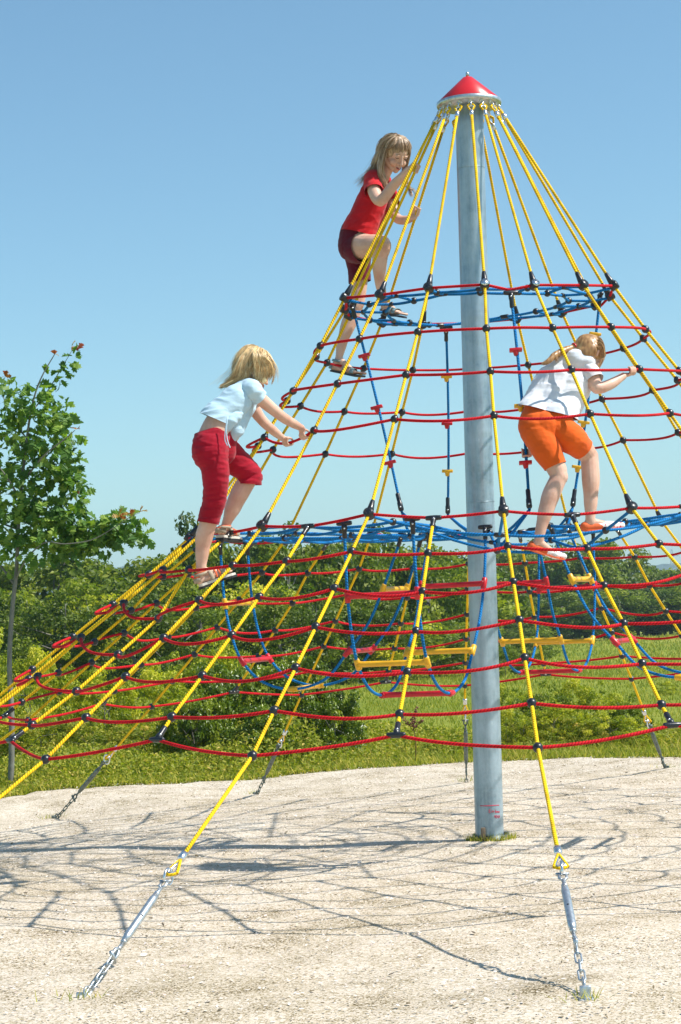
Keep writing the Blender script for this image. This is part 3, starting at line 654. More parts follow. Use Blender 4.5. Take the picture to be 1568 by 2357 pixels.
E_ = [[(865, 758), (830, 775), (825, 838)], [(828, 798), (858, 795)], [(825, 838), (868, 836)],
      [(896, 800), (893, 835)], [(897, 780), (899, 778)], [(920, 835), (922, 800), (940, 800), (945, 835)],
      [(985, 765), (980, 832), (1005, 835), (1015, 812), (984, 805)], [(1040, 805), (1022, 820), (1035, 836), (1046, 806), (1048, 834)],
      [(1058, 804), (1060, 832), (1075, 832), (1080, 804), (1083, 832)]]
pen(E_, 'pen_writing', .0017)
pen([[(950, 945), (985, 905), (975, 970)], [(1020, 905), (1000, 940), (1015, 972), (1040, 940), (1025, 905)],
     [(1075, 905), (1058, 940), (1070, 970), (1090, 940), (1078, 906)]], 'pen_writing', .0017)

# collar and wedge at the foot
mb = MB(); CX0 = -.026
for a0 in range(1):
    ring = [Vector((CX0 + .112 * math.cos(t * PI / 20), .012 + .112 * math.sin(t * PI / 20), 0)) for t in range(40)]
    V = []; Fc = []
    for i, q in enumerate(ring):
        n_ = Vector((q.x - CX0, q.y - .012, 0)).normalized()
        V += [q + Vector((0, 0, -.05)), q + Vector((0, 0, .040)), q - n_ * .006 + Vector((0, 0, .040)), q - n_ * .006 + Vector((0, 0, -.05))]
    for i in range(40):
        j = (i + 1) % 40
        for e in range(3): Fc.append((i * 4 + e, j * 4 + e, j * 4 + e + 1, i * 4 + e + 1))
    mb.add(V, Fc)
mb.build('foot_collar', M['steel_dark'], net)
wood = simple('weathered_wood', (.17, .13, .085), .8, 0, 25, .35, .5, stretch=(1, 1, .2))
mb = MB(); mb.box((-.070, -.098, .030), .014, .010, .062, bev=.003); mb.build('wedge', wood, net)

# cap
top = Vector((LEAN * H, 0, H)); mb = MB(); upv = Vector((0, 0, 1))
mb.lathe(top, upv, [(-.012, .196), (.0, .200), (.014, .200), (.018, .196)], 64)
rim = mb.build('cap_plate', M['steel'], net)
mb = MB(); mb.lathe(top + upv * .018, upv, [(0, .190), (.004, .190), (.135, .046), (.150, .030), (.156, .012), (.158, .0)], 64)
cap = mb.build('mast_cap', M['cap'], net)
mb = MB(); mb.lathe(top + upv * .174, upv, [(0, .011), (.020, .011), (.026, .008), (.030, .003)], 12); mb.build('cap_bolt', M['steel'], cap)

RR = .0088
def basis_at(P):
    rad = Vector((P.x - LEAN * P.z, P.y, 0)).normalized(); tan = Vector((-rad.y, rad.x, 0)); return rad, tan
def shorten(a, b, d): return a + (b - a).normalized() * d
def eye_loop(mbr, mbt, P, d, L=.055, w=.019, side=None):
    "rope eye round a steel thimble: P top of the eye, d direction of the rope"
    s_ = side or frame(d)[0]
    pts = [P + d * L]
    for i in range(9):
        a = PI * (i / 8)
        pts.append(P + d * (.018 - .018 * math.sin(a)) + s_ * (w * math.cos(a)))
    pts.append(P + d * L)
    mbr.tube(bez(pts, 3), .0066, 7)
    mbt.tube(bez([P + (q - P) * .74 + d * .011 for q in pts], 3), .0052, 6)
def rope_v(v, a, b):
    lo, hi = 0.0, 1.0
    for _ in range(30):
        m = (lo + hi) / 2
        if proj(a.lerp(b, m))[1] < v: lo = m
        else: hi = m
    return a.lerp(b, lo)
TUFTS = []
TOPN = {}
ropes = {}
for k in range(-7, 9):
    a_ = PHI + k * PI / 8
    P0 = top + Vector((.172 * math.sin(a_), -.172 * math.cos(a_), -.012)); A = nd('A', k)
    d = (A - P0).normalized(); TOPN[k] = P0
    main = MB()
    start = P0 + d * .115
    inner = [nd(r_, k) for r_ in ('A', 'H1', 'H2', 'H3', 'B', 'L1', 'L2', 'L3', 'L4', 'L5', 'L6')]
    base = ANCH.get(k)
    if base is None:
        q = polar(k, 4.62, 0); base = (q.x, q.y, .01)
    base = Vector(base); dd = (base - inner[-1]); Ltot = dd.length; dd.normalize()
    rend = inner[-1] + dd * (Ltot * (1 - .43)) if k in (-1, 0) else inner[-1] + dd * (Ltot * (.36 if k != 8 else .15))
    if k in (-1, 0): rend = rope_v(1970 if k else 1958, inner[-1], base)
    stl = M['steel'] if k in (-1, 0) else M['steel_dark']  # back fittings take the steel with shade in its colour
    path = [start] + inner + [rend]
    fine = []
    for i in range(len(path) - 1):
        for s_ in range(6): fine.append(path[i].lerp(path[i + 1], s_ / 6))
    fine.append(path[-1])
    main.tube(fine, RR, 10)
    ro = main.build('main_rope', M['yellow'], net); ropes[k] = ro
    # top fitting: bow shackle, thimble eye, ferrule
    rad, tan = basis_at(A)
    sh = MB(); c0 = P0 + upv * -.004
    sh.tube([c0 + tan * (.013 * math.cos(t)) + d * (.020 - .026 * math.sin(t)) for t in [PI * i / 8 for i in range(9)]][::1], .0042, 7)
    sh.tube([c0 + rad * (.011 * math.cos(t)) + d * (.026 + .020 * math.sin(t)) for t in [2 * PI * i / 12 for i in range(12)]], .0048, 7, closed=True)
    sh.ball(c0, .011); sh.build('shackle', M['chrome'], ro)
    er, et = MB(), MB(); eye_loop(er, et, P0 + d * .040, d, .060, .020, tan)
    er.build('rope_eye', M['yellow'], ro); et.build('thimble', M['chrome'], ro)
    fe = MB(); fe.lathe(P0 + d * .088, d, [(0, .010), (.004, .0135), (.036, .0135), (.040, .010)], 14); fe.build('ferrule', M['chrome'], ro)
    # ground fitting
    Q = rend; g = (base - Q).normalized(); sd, n2, _ = frame(g); Lg = (base - Q).length; u_ = Lg
    tb = MB(); fr = MB(); fr.lathe(Q - g * .02, g, [(0, .012), (.004, .0165), (.045, .0165), (.050, .012)], 14); fr.build('ferrule', M['chrome'], ro)
    er, et = MB(), MB(); eye_loop(er, et, Q + g * .135, -g, .11, .026, sd); er.build('rope_eye', M['yellow'], ro); et.build('thimble', M['chrome'], ro)
    c1 = Q + g * .150; rg_ = MB(); rg_.tube([c1 + n2 * (.034 * math.cos(t)) + g * (.036 * math.sin(t)) for t in [2 * PI * i / 20 for i in range(20)]], .0055, 8, closed=True); rg_.build('ring', M['chrome'], ro)
    short = k == 8 or Lg < .55
    x0 = .175; blen = min(.30, Lg * .37)
    tb.tube([Q + g * x0 - sd * .014, Q + g * (x0 + .035) - sd * .014, Q + g * (x0 + .055)], .006, 8); tb.tube([Q + g * x0 + sd * .014, Q + g * (x0 + .035) + sd * .014, Q + g * (x0 + .055)], .006, 8)
    tb.tube([Q + g * (x0 + .004) - sd * .026, Q + g * (x0 + .004) + sd * .026], .0065, 6)
    tb.lathe(Q + g * (x0 + .05), g, [(0, .009), (.03, .007), (.045, .007)], 10)
    y0 = x0 + .085
    tb.lathe(Q + g * y0, g, [(0, .013), (.014, .013)], 6)
    tb.lathe(Q + g * (y0 + .014), g, [(0, .0125), (.03, .0165), (blen - .03, .0165), (blen, .0125)], 18)
    y1 = y0 + .014 + blen
    tb.lathe(Q + g * y1, g, [(0, .013), (.014, .013)], 6); tb.lathe(Q + g * (y1 + .014), g, [(0, .007), (.03, .007), (.04, .010)], 10)
    y2 = y1 + .05
    for s_ in (-1, 1): tb.tube([Q + g * y2, Q + g * (y2 + .02) + n2 * (.014 * s_), Q + g * (y2 + .06) + n2 * (.014 * s_)], .0065, 8)
    tb.tube([Q + g * (y2 + .055) - n2 * .028, Q + g * (y2 + .055) + n2 * .028], .0085, 6)
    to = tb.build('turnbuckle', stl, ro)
    hole = MB(); hc = Q + g * (y0 + .014 + blen * .5)
    vw = (CAM - hc); vw = (vw - g * vw.dot(g)).normalized(); hole.lathe(hc + vw * .0150, vw, [(0, .0045), (.0022, .0045)], 10); hole.build('hole', M['black'], to)
    pl = Q + g * (y2 + .055); nl = max(2, int(round(((base - pl).length - .02) / .046))); step = (base - pl) / nl
    for i in range(nl):
        ck = pl + step * (i + .5); ax = sd if i % 2 else n2; hl = step.length * .5 + .006; hw = .0115
        pts = []
        for t in range(16):
            a = 2 * PI * t / 16; pts.append(ck + g * ((hl - hw) * (1 if math.sin(a) > 0 else -1) + hw * math.sin(a)) + ax * (hw * math.cos(a)))
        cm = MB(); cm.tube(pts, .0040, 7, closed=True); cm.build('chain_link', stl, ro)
    pm = MB(); gx = Vector((g.x, g.y, 0)).normalized(); gy = Vector((-gx.y, gx.x, 0))
    pm.tube([base + gx * (.0) + upv * (.012) + gy * 0 + (gx * math.cos(t) + upv * math.sin(t)) * .018 for t in [2 * PI * i / 14 for i in range(14)]], .005, 7, closed=True)
    pm.box(base + gx * .040 + upv * -.010, .007, .020, .028, (gx, gy, upv), .003); pm.box(base + gx * .05 - upv * .024, .036, .026, .005, (gx, gy, upv), .002)
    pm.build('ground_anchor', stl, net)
    TUFTS.append((base + gx * .07, .05))

# half ropes of the lower skirt
for k2 in range(-15, 17, 2):
    k = k2 / 2; pth = [nd(r_, k) for r_ in ('B', 'L1', 'L2', 'L3', 'L4', 'L5', 'L6')]
    a0 = shorten(pth[0], pth[1], .085); a1 = shorten(pth[-1], pth[-2], .075); pth = [a0] + pth[1:-1] + [a1]
    fine = []
    for i in range(len(pth) - 1):
        for s_ in range(5): fine.append(pth[i].lerp(pth[i + 1], s_ / 5))
    fine.append(pth[-1]); b_ = MB(); b_.tube(fine, RR, 10); b_.build('skirt_rope', M['yellow'], net)

# red hoops
BOW = dict(A=(0, .0), H1=(.03, .0), H2=(.07, .012), H3=(.085, .02), B=(.0, .004), L1=(.06, .012), L2=(.09, .022), L3=(.095, .03), L4=(.095, .03), L5=(.07, .018), L6=(.0, .012))
WOB = random.Random(4)
def hoop(rg, r=.0082):
    ks = [k2 / 2 for k2 in range(-15, 17) if (rg, k2 / 2) in NODE]
    pts = []; bow, sag = BOW[rg]
    hold = {'A': [(.5, .028), (4.5, .028), (-3.5, .02), (-7.5, .028)]}.get(rg, [])
    for i, k in enumerate(ks):
        a = nd(rg, k); b = nd(rg, ks[(i + 1) % len(ks)])
        kk = k + (.5 if len(ks) > 16 else 0); n_ = 12
        bw = bow * WOB.uniform(.6, 1.25); sg = sag * WOB.uniform(.5, 1.4); sk = WOB.uniform(-.35, .35)
        mid = (a + b) / 2; rad, _ = basis_at(mid)
        dn = [h_ for h_ in hold if abs(h_[0] - (k + .5)) < .01]
        if rg == 'H3' and k == -3: bw, sg, sk = .0, .050, -.25
        for s_ in range(n_):
            t = s_ / n_; q = a.lerp(b, t); w_ = 4 * t * (1 - t) * (1 + sk * (t - .5) * 2)
            q = q + rad * (bw * w_) - upv * (sg * w_)
            if dn: q = q - upv * (dn[0][1] * (1 - abs(2 * t - 1))) - rad * (dn[0][1] * .4 * (1 - abs(2 * t - 1)))
            pts.append(q)
    b_ = MB(); b_.tube(pts, r, 8, closed=True); b_.build('hoop_rope', M['red'], net); return pts
HP = {rg: hoop(rg) for rg in RINGS}

# connectors
balls = []
def ball_conn(P, d):
    b_ = MB(); b_.ball(P, .0232, 18, 12); b_.lathe(P - d * .026, d, [(0, .011), (.052, .011)], 10); return b_
def disc_conn(P, up_d, seg_white=False):
    rad, tan = basis_at(P); dn = (up_d).normalized(); nrm = tan.cross(dn).normalized()
    if nrm.dot(rad) < 0: nrm = -nrm
    b_ = MB(); b_.lathe(P - nrm * .024, nrm, [(0, .022), (.003, .027), (.045, .027), (.050, .024)], 22)
    b_.lathe(P + dn * .018, dn, [(0, .019), (.02, .018), (.07, .012), (.074, .010)], 14)
    o = b_.build('disc_connector', M['black'], net)
    h_ = MB()
    for i in range(6):
        a = i * PI / 3 + .3; c = P + nrm * .0262 + (tan * math.cos(a) + dn * math.sin(a)) * .016
        h_.lathe(c, nrm, [(0, .0032), (.0008, .0032)], 8)
    h_.build('screw_hole', M['black'], o)
    if seg_white:
        w_ = MB(); w_.lathe(P + nrm * .0262, nrm, [(0, .024), (.0006, .024)], 22); w_.build('face_plate', M['chrome'], o)
    return o
def t_conn(P, tan, d, parent=net, L=.080):
    "crossbar on the red rope plus a riveted stem"
    b_ = MB(); b_.lathe(P - tan * .042, tan, [(0, .0105), (.006, .0125), (.03, .014), (.054, .014), (.078, .0125), (.084, .0105)], 12)
    b_.lathe(P, d, [(0, .015), (.02, .016), (.036, .015), (.046, .0125), (L, .0135), (L + .006, .011)], 12)
    o = b_.build('rope_tee', M['black'], parent)
    vw = (CAM - P); vw = (vw - d * vw.dot(d)).normalized(); r_ = MB(); r_.ball(P + d * .026 + vw * .014, .0062, 8, 6); r_.build('rivet', M['chrome'], o)
    return o
for k in range(-7, 9):
    disc_conn(nd('A', k), TOPN[k] - nd('A', k), k in (0, 1)); disc_conn(nd('B', k), nd('H3', k) - nd('B', k))
for k2 in range(-15, 17):
    k = k2 / 2
    for rg, nxt in (('H1', 'H2'), ('H2', 'H3'), ('H3', 'B'), ('L1', 'L2'), ('L2', 'L3'), ('L3', 'L4'), ('L4', 'L5'), ('L5', 'L6'), ('L6', 'L5')):
        if (rg, k) not in NODE: continue
        if rg == 'L6' and k2 % 2: continue
        P = nd(rg, k); balls.append((P, (nd(nxt, k) - P).normalized()))
    if k2 % 2:
        for rg, nxt in (('B', 'L1'), ('L6', 'L5')):
            P = nd(rg, k); _, tan = basis_at(P); t_conn(P, tan, (nd(nxt, k) - P).normalized())
def shown(P):
    u, v = proj(P); return -20 < u < 1590
balls.sort(key=lambda q: (not shown(q[0]), (q[0] - CAM).length))
rest = MB()
for i, (P, d) in enumerate(balls):
    b_ = ball_conn(P, d)
    if i < 100: b_.build('ball_connector', M['black'], net)
    else: rest.add(b_.v, b_.f, b_.uv)
tag(rest.build('ball_connector', M['black'], net), kind='stuff')
for rg, k, n_ in (('L1', 5.35, 1), ('L2', 5.3, 1), ('L3', 5.4, 1), ('L4', 5.3, 1), ('L6', 5.4, 1)):   # splice sleeves on the hoops
    i = int(((k + 7.5) * 2 if (rg != 'A') else (k + 7)) * 12) % len(HP[rg]); q = HP[rg]; b_ = MB(); b_.tube(q[i:i + 6] if i + 6 < len(q) else q[-6:], .0125, 10)
    b_.build('splice_sleeve', M['black'], net)
i = int((6.35 + 7) * 12); b_ = MB(); b_.tube(HP['A'][i:i + 3], .012, 10); b_.build('splice_clamp', M['chrome'], net)

# blue nets inside the two platforms
def blue_rope(pts, name='blue_rope', r=.0084, parent=net):
    b_ = MB(); b_.tube(pts, r, 8); return b_.build(name, M['blue'], parent)
def small_ball(P, r=.021):
    b_ = MB(); b_.ball(P, r, 14, 9); return b_.build('net_knuckle', M['black'], net)
def barrel(a, b):
    b_ = MB(); b_.tube([a, a.lerp(b, .08), a.lerp(b, .92), b], [.010, .0135, .0135, .010], 10); return b_.build('rope_end_sleeve', M['black'], net)
zA, zB = RINGS['A'][1] * K, RINGS['B'][1] * K
sagsA = {0: -.004, 1: .01, -1: .0}
def ring_net(z0, r0, radii, sagf, ks, mat_r=.0084, wob=.01):
    R_ = random.Random(11); rings = []
    for ri, r in enumerate(radii):
        pts = []; 
        for k in ks:
            P = polar(k, r, z0 - sagf(k, ri)); P += Vector((R_.uniform(-wob, wob), R_.uniform(-wob, wob), R_.uniform(-wob, wob)))
            pts.append(P)
        rings.append(pts)
        loop = []
        for i in range(len(pts)):
            a, b = pts[i], pts[(i + 1) % len(pts)]
            for s_ in range(6):
                t = s_ / 6; loop.append(a.lerp(b, t) - upv * ((.018 if z0 < 2.5 else .004) * 4 * t * (1 - t)))
        b_ = MB(); b_.tube(loop, mat_r, 8, closed=True); b_.build('net_ring', M['blue'], net)
        for i, P in enumerate(pts):
            if (i + ri) % 2 == 0: small_ball(P)
            else:
                t_ = (pts[(i + 1) % len(pts)] - pts[i - 1]).normalized(); b_ = MB(); b_.lathe(P - t_ * .03, t_, [(0, .009), (.008, .013), (.052, .013), (.06, .009)], 10); b_.build('net_knuckle', M['black'], net)
    return rings
def sA(k, ri):
    return .006 + .006 * ri + (.018 if abs(k + 6) < 1.1 else 0)
ra = ring_net(zA - .006, None, [.70, .56], sA, list(range(-7, 9)))
for i, k in enumerate(range(-7, 9)):
    blue_rope(bez([nd('A', k) - upv * .01, ra[0][i], ra[1][i]], 4), 'net_spoke')
def sB(k, ri):
    s_ = .015 + .012 * ri
    if abs(k - .55) < .8: s_ += (.10, .17, .10, .03)[ri]
    elif abs(k - 1.5) < .8: s_ += (.03, .06, .05, .0)[ri]
    return s_
rb = ring_net(zB, None, [1.50, 1.22, .88, .50], sB, list(range(-7, 9)), wob=.008)
for i, k in enumerate(range(-7, 9)):
    blue_rope(bez([nd('B', k) - upv * .01, rb[0][i], rb[1][i], rb[2][i], rb[3][i]], 4), 'net_spoke')

# four straight climbing ropes with footholds between the platforms
def foothold(P, d, col, parent):
    rad, tan = basis_at(P); x = Vector((1, 0, 0)) * .9 + tan * .1; x = (x - d * x.dot(d)).normalized(); y = d.cross(x)
    b_ = MB(); b_.box(P, .036, .018, .009, (x, y, -d), .003); b_.lathe(P, d, [(-.006, .017), (.012, .017), (.03, .013), (.034, .011)], 10)
    return b_.build('foothold', M[col], parent)
def pole_rope(P0, P1, steps):
    d = (P1 - P0).normalized(); _, tan = basis_at(P0)
    o = blue_rope([P0.lerp(P1, t / 12) + (P1 - P0).cross(Vector((0, 1, 0))).normalized() * (.010 * math.sin(PI * t / 12)) for t in range(13)], 'climbing_rope')
    t_conn(P0, tan, d, o, .085)
    b_ = MB(); b_.lathe(P1 - d * .115, d, [(0, .010), (.006, .0135), (.055, .0135), (.058, .016), (.1, .017), (.11, .013)], 12); b_.build('rope_end_sleeve', M['black'], o)
    r_ = MB(); r_.ball(P1 - d * .03 + Vector((0, -.0165, 0)), .006, 8, 6); r_.build('rivet', M['chrome'], o)
    near_ = sorted((q for rg_ in rb for q in rg_), key=lambda q: (q - P1).length)[:2]
    blue_rope([near_[0], near_[0].lerp(P1, .55) - upv * .01, P1 - upv * .004, near_[1].lerp(P1, .55) - upv * .01, near_[1]], 'tie_rope', parent=o)
    for t, c in steps: foothold(P0.lerp(P1, t), d, c, o)
def yz(k, r): a = PHI + k * PI / 8; return -r * math.cos(a)
for (u0, v0, k0, u1, v1, r1, st) in (
    (810, 700, -3.5, 925, 1178, 1.10, [(.25, 'red_plastic'), (.50, 'red_plastic'), (.765, 'red_plastic')]),
    (1027, 754, -7.5, 1031, 1184, 1.10, [(.26, 'yellow_plastic'), (.51, 'red_plastic'), (.765, 'yellow_plastic')]),
    (1176, 674, .5, 1219, 1172, 1.10, [(.27, 'red_plastic'), (.53, 'yellow_plastic'), (.79, 'red_plastic')]),
    (1382, 678, 4.3, 1318, 1168, 1.10, [(.185, 'yellow_plastic'), (.60, 'yellow_plastic'), (.81, 'yellow_plastic')])):
    pole_rope(at(u0, v0, yz(k0, .83)), at(u1, v1, yz(k0, r1)), st)

# four U-shaped hanging ladders under the lower platform
def u_ladder(kc, ropesuv, rungs, name='hanging_ladder'):
    a_ = PHI + kc * PI / 8; rad = Vector((math.sin(a_), -math.cos(a_), 0)); tan = Vector((math.cos(a_), math.sin(a_), 0))
    prof = [(1.705, 1.90), (1.695, 1.70), (1.68, 1.51), (1.64, 1.31), (1.57, 1.143), (1.43, 1.01), (1.224, .958), (1.0, 1.015), (.846, 1.176), (.70, 1.35), (.60, 1.55), (.53, 1.72), (.47, 1.88)]
    wid = [.195, .197, .20, .20, .20, .20, .20, .20, .20, .197, .195, .185, .17]
    root = MB()
    sides = []
    for sgn in (-1, 1):
        P = [rad * r + tan * (sgn * w_) + upv * (z + LEAN * 0) + Vector((LEAN * z, 0, 0)) for (r, z), w_ in zip(prof, wid)]
        sides.append(bez(P, 8))
    first = None
    for sd_ in sides:
        o = blue_rope(sd_, 'ladder_rope')
        if first is None: first = o
        for e, nx in ((0, 1), (-1, -2)):
            t_conn(sd_[e], tan, (sd_[nx] - sd_[e]).normalized(), o, .075)
    for t, c in zip((2, 4, 6, 8, 10), rungs):
        i = t * 8; a, b = sides[0][i], sides[1][i]; x = (b - a).normalized(); d = (sides[0][i + 1] - sides[0][i - 1]).normalized()
        b_ = MB(); b_.tube([a, a.lerp(b, .06), a.lerp(b, .5), a.lerp(b, .94), b], [.021, .0165, .0155, .0165, .021], 12)
        for q in (a, b): b_.lathe(q - d * .034, d, [(0, .014), (.004, .0165), (.064, .0165), (.068, .014)], 12)
        b_.build('ladder_rung', M[c], first)
R5 = ['red_plastic', 'yellow_plastic', 'red_plastic', 'yellow_plastic', 'red_plastic']; Y5 = ['yellow_plastic', 'red_plastic', 'yellow_plastic', 'red_plastic', 'yellow_plastic']
u_ladder(-1.0, None, R5); u_ladder(-5.0, None, Y5); u_ladder(3.0, None, Y5); u_ladder(7.0, None, R5)

# grass tufts round the mast foot and the ground anchors
gg = np.random.default_rng(31); V = []; Fc = []
spots = [(Vector((CX0 + .125 * math.sin(a_), .012 - .125 * math.cos(a_), 0)), .018, 9) for a_ in np.linspace(-1.6, 1.6, 34)] + [(c_, r_, 22) for c_, r_ in TUFTS]
for c_, r_, n_ in spots:
    for j in range(n_):
        b0 = np.array([c_.x, c_.y, tz(c_.x, c_.y)]) + gg.normal(0, r_, 3) * [1, .6, 0]; hh = gg.uniform(.02, .055); tp = b0 + np.array([gg.normal(0, .022), gg.normal(0, .022), hh]); sx = np.array([.002, .001, 0]); k = len(V)
        V += [b0 - sx, b0 + sx, tp]; Fc.append((k, k + 1, k + 2))
tag(link('grass_tufts', npmesh('grass_tufts', V, Fc, np.repeat(gg.uniform(.1, 1, len(Fc)), 3)), M['weed'], smooth=False), 'sparse grass blades round the mast foot and ground anchors', 'grass', kind='stuff')
# ---------------------------------------------------------------- people
def skin_mat():
    m, t, b = newmat('skin'); v = coords(t, 'Object'); n1 = noise_(t, v, 9, 4); n2 = noise_(t, v, 120, 3)
    t.links.new(ramp(t, n1, [(.28, (.58, .30, .21)), (.5, (.68, .42, .31)), (.72, (.74, .50, .39))]), b.inputs['Base Color']); b.inputs['Roughness'].default_value = .48
    b.inputs['Subsurface Weight'].default_value = .12; b.inputs['Subsurface Radius'].default_value = (.02, .008, .004); b.inputs['Subsurface Scale'].default_value = .5
    bump(t, b, n2, .12, .002); return m
def cloth_mat(name, col, dark=None, weave=700, rough=.85):
    m, t, b = newmat(name); v = coords(t, 'Object'); n1 = noise_(t, v, 7, 5, .6); n2 = noise_(t, v, weave * .5, 2); n3 = noise_(t, coords(t, 'Object', (1, 1, 2.2)), 26, 4, .6)
    lo = dark or tuple(c * .82 for c in col)
    t.links.new(ramp(t, n1, [(.3, lo), (.65, col)]), b.inputs['Base Color']); b.inputs['Roughness'].default_value = rough; b.inputs['Specular IOR Level'].default_value = .2
    b.inputs['Sheen Weight'].default_value = .15
    p = bump(t, b, n2, .15, .001); bump(t, b, n3, .35, .006, p); return m
def hair_mat(name, c0, c1, c2):
    m, t, b = newmat(name); f = attr(t); v = coords(t, 'Object'); n = noise_(t, v, 30, 3)
    t.links.new(ramp(t, math_(t, 'ADD', math_(t, 'MULTIPLY', f, .75), math_(t, 'MULTIPLY', n, .3)), [(.15, c0), (.55, c1), (.95, c2)]), b.inputs['Base Color'])
    b.inputs['Roughness'].default_value = .38; b.inputs['Specular IOR Level'].default_value = .6; return m
M['skin'] = skin_mat()
M['lip'] = simple('lips', (.50, .14, .12), .45, 0, 60, .1, 0); M['eye'] = simple('eye_white', (.75, .72, .70), .2, 0, 10, .02, 0)
M['lash'] = simple('eyelash', (.10, .055, .035), .8, 0, 60, .2, 0); M['mouth'] = simple('mouth_dark', (.10, .02, .02), .6, 0, 60, .2, 0); M['teeth'] = simple('teeth', (.78, .75, .68), .25, 0, 60, .05, 0)
M['tee_red'] = cloth_mat('red_jersey', (.60, .010, .018), (.46, .006, .012)); M['maroon'] = cloth_mat('maroon_jersey', (.135, .006, .022), (.095, .004, .015))
M['tee_blue'] = cloth_mat('pale_blue_jersey', (.50, .68, .80), (.44, .62, .75)); M['crimson'] = cloth_mat('crimson_cotton', (.38, .002, .020), (.29, .002, .014))
M['tee_white'] = cloth_mat('white_jersey', (.74, .77, .82), (.66, .70, .76)); M['orange'] = cloth_mat('orange_jersey', (.80, .125, .010), (.70, .10, .008))
M['teal'] = simple('teal_sandal_leather', (.17, .27, .30), .6, 0, 60, .2, .2); M['darksole'] = simple('dark_rubber_sole', (.035, .042, .055), .75, 0, 60, .2, .2)
M['blacksole'] = simple('black_rubber_sole', (.012, .012, .014), .7, 0, 60, .2, .3); M['cream'] = simple('cream_midsole', (.66, .62, .54), .6, 0, 60, .08, .1)
M['beige'] = simple('beige_sandal_suede', (.40, .33, .24), .85, 0, 80, .15, .2); M['trim'] = simple('orange_trim', (.78, .13, .03), .7, 0, 80, .1, .1)
M['shoe_white'] = simple('white_canvas', (.80, .78, .76), .7, 0, 80, .05, .1); M['shoe_orange'] = simple('orange_suede', (.72, .13, .03), .75, 0, 80, .15, .15)
M['shoe_red'] = simple('red_print', (.50, .05, .06), .7, 0, 80, .1, 0)
M['hair_dark'] = hair_mat('dark_blond_hair', (0.161, 0.092, 0.048), (0.437, 0.290, 0.164), (0.904, 0.716, 0.515))
M['hair_blond'] = hair_mat('golden_blond_hair', (0.379, 0.221, 0.095), (0.758, 0.519, 0.249), (0.950, 0.946, 0.618))
M['hair_brown'] = hair_mat('light_brown_hair', (0.203, 0.095, 0.036), (0.446, 0.243, 0.098), (0.743, 0.486, 0.221))

def J(u, v, y, r): return (at(u, v, y), px(y, r))
def limb(mb, js, n=16, flat=None, sub=4):
    P = [Vector(j[0]) for j in js]; R0 = [j[1] for j in js]
    pts = bez(P, sub) if len(P) > 2 else [P[0].lerp(P[1], i / sub) for i in range(sub + 1)]
    rs = [];
    for i in range(len(P) - 1):
        for k in range(sub):
            t = k / sub; t = t * t * (3 - 2 * t); rs.append(R0[i] * (1 - t) + R0[i + 1] * t)
    rs.append(R0[-1])
    s0 = len(mb.v); mb.tube(pts, rs, n)
    if flat:
        ax, f = Vector(flat[0]).normalized(), flat[1]
        for i, c in enumerate(pts):
            for j in range(n):
                o = Vector(mb.v[s0 + i * n + j]) - c; mb.v[s0 + i * n + j] = tuple(c + o + ax * (o.dot(ax) * (f - 1)))
    for i, c in enumerate(pts):
        if i in (0, len(pts) - 1) or i % sub == 0:
            s1 = len(mb.v); mb.ball(c, rs[i], 14, 9)
            if flat:
                for q in range(s1, len(mb.v)):
                    o = Vector(mb.v[q]) - c; mb.v[q] = tuple(c + o + ax * (o.dot(ax) * (f - 1)))
def fuse(mb, voxel=.004, smooth=4, fac=.5):
    me = mb.mesh('tmp'); o = bpy.data.objects.new('tmp', me); COL.objects.link(o)
    m = o.modifiers.new('r', 'REMESH'); m.mode = 'VOXEL'; m.voxel_size = voxel; m.adaptivity = 0
    if smooth: q = o.modifiers.new('s', 'SMOOTH'); q.factor = fac; q.iterations = smooth
    dg = bpy.context.evaluated_depsgraph_get(); dg.update(); out = bpy.data.meshes.new_from_object(o.evaluated_get(dg))
    bpy.data.objects.remove(o); bpy.data.meshes.remove(me); return out
def wrinkle(me, amp, sc=(14, 14, 30), ridge=True, dirs=None, seed=0):
    nrm = [v.normal.copy() for v in me.vertices]; off = Vector((seed * 3.1, seed * 1.7, seed))
    for v, n in zip(me.vertices, nrm):
        c = v.co; q = Vector((c.x * sc[0], c.y * sc[1], c.z * sc[2]))
        if dirs:                      # folds run across the given directions
            q = Vector((sum(c[i] * dirs[0][i] for i in range(3)) * sc[0], sum(c[i] * dirs[1][i] for i in range(3)) * sc[1], sum(c[i] * dirs[2][i] for i in range(3)) * sc[2]))
        q += off; a = mnoise.noise(q) ; b = mnoise.noise(q * 2.1 + Vector((5, 1, 2)))
        h = (1 - abs(a) * 2.2) * .7 + b * .5 if ridge else a
        v.co = c + n * (amp * h)
def cut(me, cuts):
    bm = bmesh.new(); bm.from_mesh(me)
    for c, d, rad in cuts:
        c = Vector(c); d = Vector(d).normalized()
        cc = c + d * (rad * .5)
        vs = [v for v in bm.verts if (v.co - cc).length < rad]; st = set(vs); fs = [f for f in bm.faces if all(v in st for v in f.verts)]; es = list({e for f in fs for e in f.edges})
        r = bmesh.ops.bisect_plane(bm, geom=vs + es + fs, plane_co=c, plane_no=d, clear_outer=False, clear_inner=False)
        dele = [v for v in bm.verts if (v.co - cc).length < rad and (v.co - c).dot(d) > 1e-4]
        bmesh.ops.delete(bm, geom=dele, context='VERTS')
    if cuts:                                    # keep the one connected piece
        seen = set(); best = []
        for v in bm.verts:
            if v in seen: continue
            comp = [v]; seen.add(v)
            for q in comp:
                for e in q.link_edges:
                    o = e.other_vert(q)
                    if o not in seen: seen.add(o); comp.append(o)
            if len(comp) > len(best): best = comp
        st = set(best); bmesh.ops.delete(bm, geom=[v for v in bm.verts if v not in st], context='VERTS')
    bm.to_mesh(me); bm.free()
